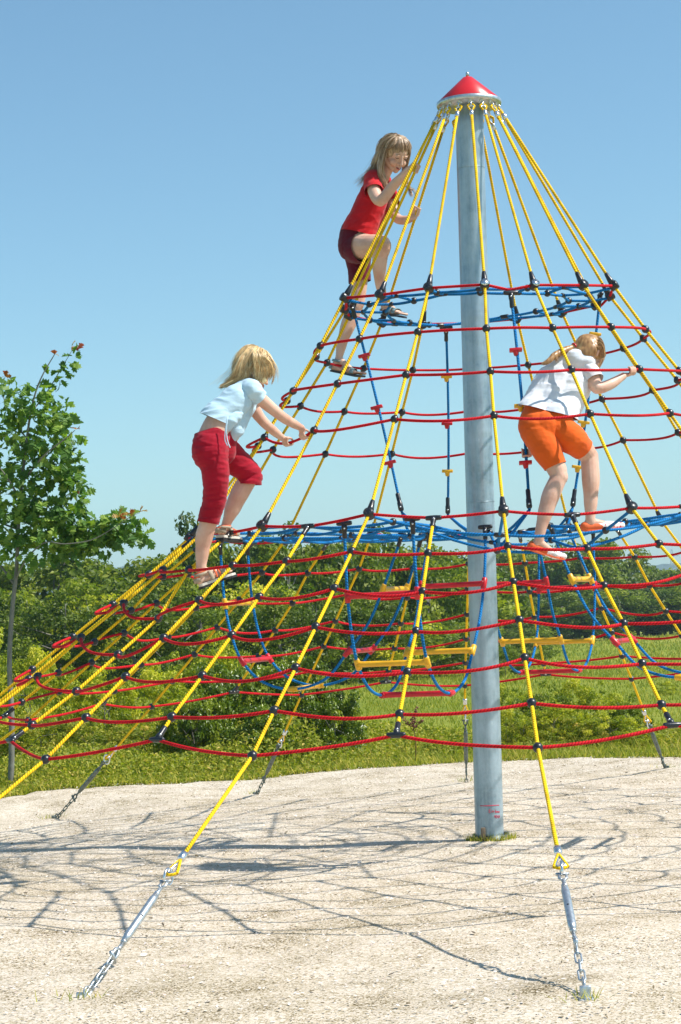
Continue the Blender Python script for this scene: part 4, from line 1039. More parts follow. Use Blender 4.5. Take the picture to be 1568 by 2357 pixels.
def garment(name, mat, root, pieces, voxel=.0052, smooth=6, amp=.003, sc=(14, 14, 30), seed=0):
    "each piece (torso, sleeve, leg) is fused, creased and hemmed by itself, then all become one mesh"
    V = []; Fc = []
    for i, (build, cuts) in enumerate(pieces):
        mb = MB(); build(mb); me = fuse(mb, voxel, smooth); wrinkle(me, amp, sc, seed=seed + i); cut(me, cuts); k = len(V)
        V += [v.co.copy() for v in me.vertices]; Fc += [tuple(k + j for j in q.vertices) for q in me.polygons]; bpy.data.meshes.remove(me)
    me = bpy.data.meshes.new(name); me.from_pydata(V, [], Fc); me.update(); return link(name, me, mat, root)
def LB_(*lims):
    def f(mb):
        for js in lims: limb(mb, js, 20)
    return f
def grip(mb, C, d, wrist, side=1, r=.0064, s=1.0, rope=.009, flip=1):
    "four fingers curled round a rope through C with direction d, thumb the other way"
    C = Vector(C); d = Vector(d).normalized() * flip; n = Vector(wrist) - C; n = (n - d * n.dot(d)).normalized(); e = d.cross(n) * side
    for i, (off, ln) in enumerate(((-1.55, .88), (-.52, 1), (.52, 1.0), (1.55, .84))):
        o = d * (off * .0142 * s); k0 = C + o + n * (.030 * s) - e * (.004 * s)
        limb(mb, [(Vector(wrist) + o * .55, .011 * s), (k0.lerp(Vector(wrist) + o * .6, .45), .0105 * s), (k0, .0088 * s)], 10, sub=3)
        pts = [(k0, .0082 * s)]
        for th, rho in ((38, .027), (75, .0205), (120, rope + r), (165, rope + r * .9), (205 + 20 * ln, rope + r * .9)):
            t = math.radians(th * (.9 + .1 * ln)); pts.append((C + o + (n * math.cos(t) + e * math.sin(t)) * (rho * s if rho > .02 else rho), r * s * (1 if th < 150 else .86)))
        limb(mb, pts, 9, sub=3)
    o = d * (.030 * s); w_ = Vector(wrist)
    pts = [(w_ + o * .4, .0105 * s), (C + n * (.034 * s) + o * .75 - e * (.006 * s), .0098 * s)]
    for th, rho in ((-45, .024), (-90, rope + r * 1.1), (-128, rope + r)):
        t = math.radians(th); pts.append((C + o * .8 + (n * math.cos(t) + e * math.sin(t)) * (rho * s if rho > .02 else rho), r * 1.05 * s))
    limb(mb, pts, 9, sub=3)
class Head:
    def __init__(h, C, f, u, s=1.0):
        h.C = Vector(C); h.f = Vector(f).normalized(); u = Vector(u); h.u = (u - h.f * u.dot(h.f)).normalized(); h.r = h.f.cross(h.u); h.s = s
    def p(h, f, r, u): return h.C + (h.f * f + h.r * r + h.u * u) * h.s
    def shape(h, mb):
        s = h.s; ax = (h.r, h.f, h.u)
        mb.ball(h.p(-.006, 0, .006), .082 * s, 24, 16, (.90, 1.06, 1.0), ax); mb.ball(h.p(.026, 0, -.036), .060 * s, 20, 14, (.96, .90, 1.06), ax)
        limb(mb, [(h.p(.050, 0, -.075), .030 * s), (h.p(.062, 0, -.098), .019 * s)], 14)
        for q in (-1, 1):
            limb(mb, [(h.p(-.005, q * .052, -.055), .024 * s), (h.p(.048, q * .020, -.092), .018 * s)], 12)      # jaw
            mb.ball(h.p(.056, q * .034, -.048), .026 * s, 12, 9); mb.ball(h.p(.074, q * .030, .002), .012 * s, 10, 7, (1.6, .8, .55), ax)   # cheek, brow
            limb(mb, [(h.p(.0, q * .077, .002), .008 * s), (h.p(-.010, q * .087, -.005), .009 * s), (h.p(.002, q * .078, -.030), .006 * s)], 10, sub=3)        # ear
            mb.ball(h.p(.084, q * .011, -.049), .0075 * s, 8, 6)
        limb(mb, [(h.p(.081, 0, .000), .0075 * s), (h.p(.090, 0, -.022), .0078 * s), (h.p(.099, 0, -.043), .0095 * s)], 12, sub=3)     # nose
        limb(mb, [(h.p(.078, -.016, -.069), .0062 * s), (h.p(.086, 0, -.066), .0072 * s), (h.p(.078, .016, -.069), .0062 * s)], 10, sub=3)
        limb(mb, [(h.p(.076, -.014, -.081), .006 * s), (h.p(.083, 0, -.083), .0075 * s), (h.p(.076, .014, -.081), .006 * s)], 10, sub=3)
        limb(mb, [(h.p(-.02, 0, -.05), .048 * s), (h.p(-.035, 0, -.09), .040 * s)], 14)
    def face(h, body, smile=True):
        s = h.s
        for q in (-1, 1):
            b_ = MB(); b_.tube([h.p(.0805 - .0050 * abs(t) ** 2, q * (.031 + .015 * t), -.0130 + .0022 * t * t) for t in (-1, -.6, -.2, .2, .6, 1)], [.0009 * s, .002 * s, .0026 * s, .0026 * s, .0022 * s, .0012 * s], 6); b_.build('eyelash', M['lash'], body)
            b_ = MB(); b_.ball(h.p(.0745, q * .031, -.0085), .0105 * s, 12, 8, (1.25, .7, .72), (h.r, h.f, h.u)); b_.build('eyelid', M['skin'], body)
            b_ = MB(); b_.tube([h.p(.0835 - .006 * abs(t) ** 2, q * (.032 + .018 * t), .0125 + .003 * (1 - t * t)) for t in (-1, -.5, 0, .5, 1)], [.001 * s, .0022 * s, .0024 * s, .0018 * s, .0008 * s], 6); b_.build('eyebrow', M['hairbrow'], body)
        b_ = MB(); b_.tube([h.p(.0885 - .010 * t * t, .021 * t, -.0745 + .006 * t * t) for t in (-1, -.6, -.2, .2, .6, 1)], [.0012 * s, .003 * s, .0042 * s, .0042 * s, .003 * s, .0012 * s], 8); b_.build('mouth', M['mouth'], body)
        b_ = MB(); b_.tube([h.p(.0905 - .010 * t * t, .013 * t, -.0730 + .004 * t * t) for t in (-1, -.5, 0, .5, 1)], [.0014 * s, .0024 * s, .0026 * s, .0024 * s, .0014 * s], 6); b_.build('teeth', M['teeth'], body)
        for dv, rr in ((-.0690, .0030), (-.0805, .0036)):
            b_ = MB(); b_.tube([h.p(.0895 - .011 * t * t, .019 * t, dv + (.003 if dv > -.075 else .006) * t * t) for t in (-1, -.6, -.2, .2, .6, 1)], [.001 * s, rr * s, rr * s, rr * s, rr * s, .001 * s], 7); b_.build('lip', M['lip'], body)
M['hairbrow'] = simple('eyebrow', (.28, .17, .09), .8, 0, 60, .2, 0)
def hair(root, mat, base, guides, seed=1, rad=.0014):
    "base: strokes of the solid mass; guides: (points with (u, v, y), spread start, spread end, count)"
    g = np.random.default_rng(seed); V = []; Fc = []; var = []
    def strand(P, r0, v_):
        n = len(P); k = len(V)
        for i, c in enumerate(P):
            t = P[min(i + 1, n - 1)] - P[max(i - 1, 0)]; t = t / (np.linalg.norm(t) + 1e-9); x = np.cross(t, (.3, -.8, .5)); x /= np.linalg.norm(x) + 1e-9; y = np.cross(t, x)
            r = r0 * (1 - .75 * (i / (n - 1)) ** 2)
            for a in (0, 2.094, 4.189): V.append(c + (x * math.cos(a) + y * math.sin(a)) * r); var.append(v_)
        for i in range(n - 1):
            for j in range(3): Fc.append((k + i * 3 + j, k + i * 3 + (j + 1) % 3, k + (i + 1) * 3 + (j + 1) % 3, k + (i + 1) * 3 + j))
    for pts, s0, s1, cnt in guides:
        P0 = np.array([tuple(at(*q) if not isinstance(q, Vector) else q) for q in pts]); m = len(P0)
        for c in range(cnt):
            o0 = g.normal(size=3); o0 /= np.linalg.norm(o0); o0 *= g.uniform(0, 1) ** .5; o1 = o0 * .75 + g.normal(size=3) * .4
            ph = g.uniform(0, 6.28); am = g.uniform(.0, .0035)
            Q = [P0[i] + (o0 * s0 * (1 - i / (m - 1)) + o1 * s1 * (i / (m - 1))) for i in range(m)]
            P = [np.array(q) for q in bez([Vector(q) for q in Q], 5)]; L = int(len(P) * g.uniform(.78, 1)); P = P[:max(4, L)]
            for i in range(len(P)): P[i] = P[i] + np.array((math.sin(ph + i * .55), math.cos(ph + i * .5), 0)) * am * i / len(P)
            strand(P, rad * g.uniform(.7, 1.4), float(np.clip(g.normal(.5, .25), 0, 1)))
    mb = MB(); base(mb); me = fuse(mb, .0045, 12)
    for v in me.vertices:
        q = v.co; v.co = q + v.normal * (.0022 * mnoise.noise(Vector((q.x * 60, q.y * 60, q.z * 14))))
    k = len(V); V += [np.array(v.co) for v in me.vertices]; a_ = [float(np.clip(.42 + .5 * mnoise.noise(Vector((v.co.x * 90, v.co.y * 90, v.co.z * 16))), 0, 1)) for v in me.vertices]
    var += a_; Fc += [tuple(k + i for i in p.vertices) for p in me.polygons]
    out = bpy.data.meshes.new('hair'); out.from_pydata([tuple(map(float, q)) for q in V], [], Fc); a = out.attributes.new('var', 'FLOAT', 'POINT'); a.data.foreach_set('value', var); out.update()
    return link('hair', out, M[mat], root)
def foot(mb, ankle, heel, ball_, toe, side, s=1.0, toes=True):
    "bare foot between joints given as vectors; side = unit vector across the foot, towards the big toe"
    limb(mb, [(ankle, .026 * s), (heel, .024 * s)], 14); limb(mb, [(ankle, .025 * s), (ankle.lerp(ball_, .55), .023 * s), (ball_, .018 * s)], 14)
    limb(mb, [(heel, .022 * s), (ball_ - side * .012 * s, .018 * s)], 12); limb(mb, [(heel, .020 * s), (ball_ + side * .016 * s, .017 * s)], 12)
    limb(mb, [(ball_ - side * .018 * s, .014 * s), (ball_ + side * .020 * s, .015 * s)], 12)
    if toes:
        dv = toe - ball_
        for i, (o, l, r) in enumerate(((.026, 1.0, .0105), (.010, .98, .0080), (-.003, .88, .0074), (-.015, .76, .0070), (-.026, .62, .0066))):
            limb(mb, [(ball_ + side * (o * .9 * s), r * 1.15 * s), (ball_ + side * (o * s) + dv * l, r * s)], 9, sub=3)
def sole(root_part, mat, heel, ball_, toe, side, upn, w, th, drop, name='sole', par=None, over=.012):
    "shaped sole slab under the foot"
    a = heel - upn * drop; b = ball_ - upn * drop * .85; c = toe - upn * drop * .75
    ln = [a - (b - a).normalized() * over, a, a.lerp(b, .5), b, b.lerp(c, .7), c + (c - b).normalized() * over]; ws = [.55, .78, .72, 1.0, .95, .5]
    P = []; Fc = []; nn = 8; pts = bez(ln, 4); m = len(pts); wi = np.interp(np.linspace(0, 5, m), range(6), ws)
    for i, q in enumerate(pts):
        W = w * wi[i]
        if i == 0 or i == m - 1: W *= .6
        for e in ((-1, 0), (-1, 1), (1, 1), (1, 0)): P.append(q + side * (W * e[0]) + upn * (th * (e[1] - 1)))
    for i in range(m - 1):
        for j in range(4): Fc.append((i * 4 + j, i * 4 + (j + 1) % 4, (i + 1) * 4 + (j + 1) % 4, (i + 1) * 4 + j))
    Fc += [(3, 2, 1, 0), tuple((m - 1) * 4 + j for j in range(4))]
    b_ = MB(); b_.add(P, Fc); return b_.build(name, mat, par, smooth=False)
def strap(name, mat, par, c, ax, side, upn, rx, ry, r=.0035, w=.010, a0=-200, a1=20):
    "band round the foot: ellipse in the plane (side, upn) about c"
    b_ = MB(); n = 20
    V = []; Fc = []
    for i in range(n + 1):
        t = math.radians(a0 + (a1 - a0) * i / n); q = c + side * (rx * math.cos(t)) + upn * (-ry * math.sin(t)); o = (side * math.cos(t) - upn * math.sin(t)) * r
        V += [q - ax * w, q - ax * w + o, q + ax * w + o, q + ax * w]
    for i in range(n):
        for j in range(4): Fc.append((i * 4 + j, i * 4 + (j + 1) % 4, (i + 1) * 4 + (j + 1) % 4, (i + 1) * 4 + j))
    b_.add(V, Fc); return b_.build(name, mat, par)
def rope_at(k, v, seg):
    a, b = seg; lo, hi = 0.0, 1.0
    for _ in range(30):
        m = (lo + hi) / 2
        if proj(a.lerp(b, m))[1] < v: lo = m
        else: hi = m
    return a.lerp(b, lo), (b - a).normalized()

def cap_guides(H_, cr, open_, cnt):
    out = []
    for i in range(17):
        a = math.radians(-180 + i * 360 / 17); c, q = math.cos(a), math.sin(a)
        P = [cr, H_.p(-.018 + .055 * c, .052 * q, .086), H_.p(-.016 + .086 * c, .080 * q, .058), H_.p(-.016 + .098 * c, .092 * q, .012)]
        if c < open_: P += [H_.p(-.020 + .094 * c, .092 * q, -.035), H_.p(-.026 + .080 * c, .084 * q, -.085)]
        else: P[3] = H_.p(-.016 + .094 * c * .97, .096 * q, .030)
        out.append((P, .008, .014, cnt))
    return out
# ---- girl in the red shirt
def girl_red():
    c1, d1 = rope_at(-5, 388, (TOPN[-5], nd('A', -5))); c2, d2 = rope_at(-6, 487, (TOPN[-6], nd('A', -6)))
    root = empty('person', at(795, 860, .50)); tag(root, 'girl with long hair in a red shirt and maroon shorts, highest climber of the three', 'person', 'children climbing the rope pyramid')
    H_ = Head(at(911, 349, .40), (.50, -.62, -.60), (.38, -.47, .80), 1.02); mb = MB(); H_.shape(mb)
    w1 = at(940, 391, c1.y + .035); w2 = at(953, 500, c2.y + .02)
    limb(mb, [J(880, 412, .50, 15), J(890, 392, .455, 14), J(898, 378, .44, 14)], 16)
    near = [J(866, 424, .46, 24), J(856, 460, .46, 32), J(840, 500, .47, 30), J(826, 530, .48, 32), J(815, 562, .49, 34)]
    farl = [J(880, 430, .60, 21), J(868, 466, .60, 28), J(850, 505, .59, 28), J(834, 534, .59, 29), J(824, 562, .58, 32)]
    limb(mb, near, 20); limb(mb, farl, 20); limb(mb, [J(860, 412, .44, 16), J(884, 416, .56, 15)], 16)
    limb(mb, [J(860, 412, .42, 17), J(861, 438, .34, 15.5), J(876, 462, .27, 13.5), (at(905, 428, .22), px(.22, 12.3)), (w1, px(.2, 8.6))], 16)
    limb(mb, [J(897, 440, .60, 15), J(904, 480, .52, 12.5), J(914, 502, .44, 11.5), J(932, 507, .38, 10.5), (w2, px(.34, 8))], 16)
    grip(mb, c1, d1, w1, side=-1, s=1.0, flip=-1); grip(mb, c2, d2, w2, side=-1, s=1.0, flip=-1)
    a1, h1, b1, t1 = at(884, 696, .53), at(885, 717, .535), at(914, 719, .47), at(931, 723, .435)
    a2, h2, b2, t2 = at(780, 826, .53), at(768, 846, .535), at(815, 857, .49), at(838, 859, .475)
    limb(mb, [J(824, 566, .46, 33), J(852, 566, .37, 27), J(879, 563, .31, 21.5), J(879, 578, .32, 19)], 18)
    limb(mb, [J(878, 566, .32, 20), J(874, 606, .36, 17.5), J(875, 650, .44, 12.5), (a1 - Vector((0, 0, -.02)), px(.5, 8.0)), (a1, px(.5, 8.2))], 16)
    limb(mb, [J(822, 570, .58, 32), J(826, 630, .58, 22), J(824, 690, .56, 17), J(818, 706, .555, 17)], 18)
    limb(mb, [J(824, 694, .56, 16.5), J(804, 742, .56, 18), J(788, 788, .545, 12.5), (a2, px(.5, 8.6))], 16)
    sd1 = (t1 - h1).normalized().cross(Vector((0, 0, 1))).normalized() * -1; sd2 = (t2 - h2).normalized().cross(Vector((0, 0, 1))).normalized() * -1
    foot(mb, a1, h1, b1, t1, -sd1 * -1 if False else sd1, .92); foot(mb, a2, h2, b2, t2, sd2, .92)
    body = link('body', fuse(mb, .0038, 4), M['skin'], root); H_.face(body)
    sdir = at(863, 446, .32) - at(858, 409, .42)
    garment('shirt', M['tee_red'], root, [
        (LB_([J(864, 420, .455, 26), J(857, 460, .46, 36), J(842, 498, .47, 37), J(828, 530, .48, 41), J(818, 562, .48, 43)], [J(880, 430, .60, 24), J(872, 466, .60, 32), J(855, 502, .59, 33), J(840, 534, .59, 37), J(830, 564, .59, 38)],
             [J(858, 410, .43, 19), J(884, 418, .57, 18)], [J(868, 440, .50, 30), J(836, 535, .53, 40)]), [(at(826, 543, .53), at(820, 575, .5) - at(838, 500, .5), .5), (at(886, 401, .47), at(890, 392, .46) - at(880, 412, .5), .07)]),
        (LB_([J(862, 412, .44, 20), J(858, 412, .41, 20.5), J(859, 428, .37, 21), J(863, 450, .31, 22)]), [(at(862, 440, .333), sdir, .3)]),
        (LB_([J(888, 428, .60, 18), J(895, 440, .60, 18.5), J(902, 468, .55, 18), J(906, 480, .53, 18)]), [(at(903, 470, .545), at(906, 474, .53) - at(901, 462, .555), .3)])], amp=.0042, sc=(11, 11, 22), seed=1)
    garment('shorts', M['maroon'], root, [
        (LB_([J(818, 536, .49, 36), J(815, 566, .49, 38), J(818, 570, .49, 36)], [J(830, 538, .58, 34), J(824, 572, .58, 35), J(827, 625, .58, 26), J(830, 670, .57, 26)], [J(812, 570, .50, 34), J(822, 572, .58, 34)]), [(at(829, 649, .575), (.10, 0, -1), .12), (at(824, 518, .53), (.3, 0, 1), .5)]),
        (LB_([J(815, 564, .49, 37), J(826, 572, .45, 36), J(838, 568, .40, 31.5), J(858, 567, .36, 30.5)]), [(at(830, 566, .41), at(852, 567, .37) - at(826, 572, .45), .4)])], amp=.0025, sc=(12, 12, 20), seed=2)
    for (a, h, b, t, sd) in ((a1, h1, b1, t1, sd1), (a2, h2, b2, t2, sd2)):
        fd = (b - h).normalized(); un = sd.cross(fd).normalized()
        if un.z < 0: un = -un
        so_ = sole(None, M['darksole'], h, b, t, sd, un, .038, .011, .019, 'sandal', root)
        strap('strap', M['teal'], so_, a.lerp(h, .25) , (a - h).normalized(), sd, fd, .030, .032, .004, .008, 0, 360)
        strap('strap', M['teal'], so_, h.lerp(b, .62), fd, sd, un, .036, .030, .004, .013)
        strap('strap', M['teal'], so_, h.lerp(b, .96), fd, sd, un, .037, .023, .004, .013)
        strap('heel_cup', M['teal'], so_, h + un * .002, un, sd, -fd, .028, .028, .004, .014, 180, 360)
        fl = MB(); c = h.lerp(b, .78) + un * .026
        for i in range(6):
            an = i * PI / 3; fl.ball(c - sd * .012 + (fd * math.cos(an) + sd * math.sin(an)) * .011, .009, 8, 6, (1, .45, .3), ((fd * math.cos(an) + sd * math.sin(an)), (-fd * math.sin(an) + sd * math.cos(an)), un))
        fl.build('flower_trim', M['teal'], so_)
    cr = H_.p(-.012, .010, .092)
    def base(mb):
        mb.ball(H_.p(-.016, 0, .014), .090 * H_.s, 24, 16, (.93, 1.04, 1.0), (H_.r, H_.f, H_.u))
        limb(mb, [(H_.p(-.055, .035, -.01), .042), (at(868, 372, .44), .036), (at(862, 396, .46), .030), (at(850, 410, .47), .018)], 14)
        limb(mb, [(H_.p(-.03, .068, -.02), .022), J(876, 384, .37, 9), J(881, 410, .37, 8.5), J(888, 432, .38, 5)], 12)
        limb(mb, [(H_.p(-.02, -.070, .0), .022), J(932, 372, .50, 8), J(934, 400, .50, 7), J(938, 425, .50, 4)], 12)
    keep = [H_.p(.095, 0, -.03)]
    G = []
    for q in (-.9, -.6, -.3, 0, .3, .6, .9):
        G.append(([cr, H_.p(-.085, .055 * q + .01, .035), H_.p(-.09, .06 * q + .01, -.04), at(858 + 10 * q, 395, .47 - .05 * q), at(845 + 12 * q, 424, .46)], .016, .020, 60))
    G += [([cr, H_.p(-.035, .082, .045), H_.p(-.02, .090, -.02), at(874, 400, .36), at(884, 425, .36), at(893, 446, .36)], .012, .012, 90),
          ([cr, H_.p(-.0, .078, .052), H_.p(.012, .086, -.005), at(878, 392, .35), at(888, 415, .36), at(897, 440, .37)], .010, .012, 70),
          ([cr, H_.p(.035, .055, .066), H_.p(.030, .080, .030), H_.p(-.01, .090, -.0), at(872, 385, .36)], .008, .010, 60),
          ([cr, H_.p(.045, -.045, .066), H_.p(.055, -.066, .01), at(934, 392, .48), at(939, 420, .46), at(946, 445, .44), at(950, 455, .43)], .010, .014, 80),
          ([cr, H_.p(-.02, -.085, .045), H_.p(-.02, -.088, -.03), at(930, 405, .52), at(934, 440, .52)], .014, .018, 70),
          ([cr, H_.p(-.09, .03, .02), at(862, 384, .42), at(846, 405, .42), at(828, 418, .42), at(822, 425, .42)], .012, .030, 34),
          ([at(925, 410, .46), at(938, 430, .44), at(952, 437, .42), at(957, 446, .42), at(952, 456, .42)], .010, .010, 14)]
    G += cap_guides(H_, cr, .45, 44)
    G += [([cr, H_.p(-.09, .02, .03), at(858, 392, .42), at(838, 415, .42), at(824, 432, .42)], .02, .045, 24), ([cr, H_.p(-.10, -.02, .05), at(868, 380, .46), at(850, 410, .46)], .02, .05, 20)]
    hair(root, 'hair_dark', base, [(a, b, c, int(d * 1.3)) for a, b, c, d in G], 3, .0012)
    return root
# ---- girl in pale blue
def girl_blue():
    root = empty('person', at(500, 1350, -1.25)); tag(root, 'blond girl in a pale blue top and crimson capri trousers, lowest on the left slope', 'person', 'children climbing the rope pyramid')
    H_ = Head(at(588, 845, -1.16), (.70, .50, -.50), (.42, .30, .85), 1.04); mb = MB(); H_.shape(mb)
    hp = HP['H3']; 
    def near_pt(u, v):
        best = min(range(len(hp)), key=lambda i: (proj(hp[i])[0] - u) ** 2 + (proj(hp[i])[1] - v) ** 2 + (0 if hp[i].y < 0 else 1e6)); return hp[best], (hp[(best + 1) % len(hp)] - hp[best - 1]).normalized()
    c1, d1 = near_pt(702, 996); c2, d2 = near_pt(662, 1020)
    w1 = at(694, 985, c1.y - .03); w2 = at(650, 1008, c2.y - .02)
    limb(mb, [J(560, 892, -1.17, 15), J(572, 874, -1.17, 13.5), J(580, 862, -1.17, 14)], 16)
    limb(mb, [J(568, 896, -1.24, 23), J(548, 920, -1.27, 32), J(522, 950, -1.29, 31), J(498, 985, -1.32, 33), J(484, 1025, -1.34, 37)], 22)
    limb(mb, [J(570, 900, -1.07, 22), J(555, 925, -1.08, 30), J(530, 955, -1.10, 30), J(508, 990, -1.14, 32), J(498, 1028, -1.17, 36)], 22)
    limb(mb, [J(578, 896, -1.28, 18), J(574, 898, -1.04, 17)], 16); limb(mb, [J(545, 962, -1.2, 26), J(525, 1000, -1.22, 27)], 18)
    limb(mb, [J(578, 896, -1.29, 18), J(602, 920, -1.24, 15.5), J(648, 958, -1.13, 12.3), J(672, 973, -1.05, 11), (w1, px(-1, 8.2))], 16)
    limb(mb, [J(578, 915, -1.03, 16), J(588, 945, -1.02, 14.5), J(606, 970, -1.00, 12.2), J(630, 992, -.95, 10.8), (w2, px(-.9, 8))], 16)
    grip(mb, c1, d1, w1, side=1, s=1.0); grip(mb, c2, d2, w2, side=1, s=1.0)
    limb(mb, [J(482, 1036, -1.34, 39), J(494, 1080, -1.34, 29), J(492, 1140, -1.30, 22), J(484, 1190, -1.27, 20), J(471, 1232, -1.25, 21), J(466, 1268, -1.24, 16.5), J(463, 1306, -1.235, 12)], 18)
    limb(mb, [J(500, 1036, -1.17, 37), J(548, 1066, -1.12, 29), J(578, 1094, -1.08, 22)], 18)
    limb(mb, [J(576, 1096, -1.08, 21), J(555, 1130, -1.09, 22), J(538, 1165, -1.09, 19.5), J(521, 1206, -1.09, 11)], 16)
    a1, h1, b1, t1 = at(463, 1314, -1.235), at(460, 1336, -1.235), at(512, 1318, -1.19), at(534, 1313, -1.17)
    a2, h2, b2, t2 = at(519, 1210, -1.09), at(509, 1224, -1.10), at(535, 1229, -1.0), at(548, 1233, -.96)
    sd1 = (b1 - h1).normalized().cross(Vector((0, 0, 1))).normalized() * -1; sd2 = (b2 - h2).normalized().cross(Vector((0, 0, 1))).normalized() * -1
    foot(mb, a1, h1, b1, t1, sd1, .95, True); foot(mb, a2, h2, b2, t2, sd2, .9, True)
    body = link('body', fuse(mb, .0038, 4), M['skin'], root); H_.face(body)
    sdir = at(606, 924, -1.23) - at(576, 895, -1.29)
    o = garment('shirt', M['tee_blue'], root, [
        (LB_([J(568, 894, -1.24, 25), J(546, 920, -1.27, 36), J(518, 948, -1.29, 38), J(500, 966, -1.31, 41), J(488, 984, -1.32, 43)], [J(570, 900, -1.07, 25), J(556, 928, -1.08, 36), J(535, 958, -1.10, 37), J(512, 990, -1.14, 39)],
             [J(577, 895, -1.275, 24), J(574, 898, -1.04, 21)], [J(552, 920, -1.18, 34), J(515, 965, -1.2, 38)]), [(at(486, 962, -1.22), at(474, 1026, -1.25) - at(502, 961, -1.25), .5), (at(572, 874, -1.17), at(580, 862, -1.17) - at(562, 886, -1.17), .06)]),
        (LB_([J(562, 925, -1.18, 27), J(550, 955, -1.22, 27), J(540, 988, -1.25, 23), J(533, 1010, -1.25, 12)], [J(545, 950, -1.30, 18), J(530, 968, -1.34, 16), J(524, 985, -1.34, 9)]), []),
        (LB_([J(570, 897, -1.26, 23), J(580, 897, -1.29, 23), J(592, 910, -1.26, 20.5), J(608, 927, -1.23, 19.5)]), [(at(598, 916, -1.25), sdir, .3)]),
        (LB_([J(574, 905, -1.04, 19), J(580, 920, -1.03, 18.5), J(588, 948, -1.02, 17.5)]), [(at(584, 936, -1.02), (.2, 0, -1), .3)])], amp=.0048, sc=(10, 10, 26), seed=5)
    b_ = MB()
    for q in ((0, 0), (6, 3)): b_.tube(bez([at(524, 960, -1.42), at(519 + q[0] * .4, 990, -1.43), at(518 + q[0], 1012 + q[1], -1.43), at(524 + q[0], 1026 + q[1] * 1.5, -1.43)], 5), .0030, 6)
    b_.build('drawstring', M['tee_blue'], o)
    garment('trousers', M['crimson'], root, [
        (LB_([J(493, 984, -1.30, 39), J(484, 1026, -1.34, 42), J(484, 1042, -1.34, 43), J(496, 1082, -1.34, 32), J(495, 1140, -1.30, 28), J(488, 1172, -1.28, 26), J(478, 1208, -1.26, 25), J(475, 1226, -1.255, 25)], [J(508, 988, -1.16, 37), J(502, 1034, -1.17, 40)], [J(515, 1000, -1.24, 30), J(512, 1040, -1.22, 32)], [J(484, 1036, -1.34, 38), J(498, 1036, -1.16, 38)]),
         [(at(479, 1204, -1.26), (-.22, 0, -1), .2), (at(490, 993, -1.24), (-.22, 0, 1), .5)]),
        (LB_([J(496, 1030, -1.19, 39), J(508, 1034, -1.16, 40), J(548, 1067, -1.12, 32), J(578, 1092, -1.08, 25.5), J(574, 1112, -1.08, 28), J(568, 1132, -1.085, 28)]), [(at(571, 1115, -1.08), (-.1, 0, -1), .12)])], amp=.0045, sc=(10, 10, 34), seed=8)
    for (a, h, b, t, sd) in ((a1, h1, b1, t1, sd1), (a2, h2, b2, t2, sd2)):
        fd = (b - h).normalized(); un = sd.cross(fd).normalized()
        if un.z < 0: un = -un
        so_ = sole(None, M['cream'], h, b, t, sd, un, .041, .014, .020, 'sandal', root)
        sole(None, M['blacksole'], h, b, t, sd, un, .043, .012, .0355, 'outsole', so_, .018)
        strap('strap', M['beige'], so_, a.lerp(h, .35), (a - h).normalized(), sd, fd, .033, .036, .004, .009, 0, 360); strap('strap', M['trim'], so_, a.lerp(h, .12), (a - h).normalized(), sd, fd, .032, .033, .003, .004, 0, 360)
        strap('strap', M['beige'], so_, h.lerp(b, .48), fd, sd, un, .037, .040, .004, .012); strap('strap', M['trim'], so_, h.lerp(b, .68), fd, sd, un, .038, .034, .0035, .004)
        strap('strap', M['beige'], so_, h.lerp(b, 1.0), fd, sd, un, .039, .026, .004, .014); strap('strap', M['trim'], so_, h.lerp(b, .84), fd, sd, un, .039, .028, .0035, .003)
        strap('heel_cup', M['beige'], so_, h + un * .004, un, sd, -fd, .030, .030, .004, .014, 180, 360); strap('strap', M['trim'], so_, h + un * .020, un, sd, -fd, .030, .030, .004, .003, 180, 360)
    cr = H_.p(-.030, .0, .094)
    def base(mb):
        mb.ball(H_.p(-.016, 0, .012), .094 * H_.s, 24, 16, (.95, 1.04, 1.0), (H_.r, H_.f, H_.u))
        limb(mb, [(H_.p(-.06, .02, .01), .058), J(562, 852, -1.20, 20), J(552, 868, -1.21, 15), J(534, 880, -1.22, 11), J(512, 889, -1.22, 5)], 16)
        limb(mb, [(H_.p(-.02, .045, .0), .044), J(600, 846, -1.19, 20), J(604, 862, -1.20, 15), J(608, 876, -1.21, 8)], 16)
        limb(mb, [(H_.p(-.04, .040, .0), .044), J(586, 846, -1.19, 21), J(588, 862, -1.20, 16), J(590, 875, -1.21, 10)], 16)
        limb(mb, [(H_.p(-.05, .035, .0), .044), J(572, 848, -1.19, 21), J(570, 864, -1.20, 15), J(566, 876, -1.21, 9)], 16)
    G = []
    for i in range(7):
        t = i / 6; G.append(([cr, at(560 + 8 * t, 818 + 2 * t, -1.24), at(545 + 22 * t, 845, -1.27), at(534 + 34 * t, 868, -1.27), at(506 + 50 * t, 892 - 14 * t, -1.26)], .012, .012, 70))
    for i in range(7):
        t = i / 6; G.append(([cr, at(585 + 22 * t, 815 + 3 * t, -1.27), at(588 + 34 * t, 838, -1.28 + .05 * t), at(590 + 36 * t, 858, -1.27 + .06 * t), at(586 + 32 * t, 880 - 4 * abs(t - .6), -1.25 + .06 * t)], .012, .010, 70))
    G += [([cr, at(622, 826, -1.17), at(631, 850, -1.16), at(630, 872, -1.16), at(625, 888, -1.16)], .006, .006, 26), ([at(545, 870, -1.26), at(530, 879, -1.27), at(512, 889, -1.27), at(503, 893, -1.27)], .012, .012, 60)]
    G += cap_guides(H_, cr, .62, 60)
    G += [([cr, H_.p(-.10, .0, .03), at(545, 850, -1.2), at(520, 878, -1.2), at(500, 896, -1.2)], .02, .04, 24), ([cr, at(620, 820, -1.2), at(634, 850, -1.2), at(634, 885, -1.2)], .01, .03, 14)]
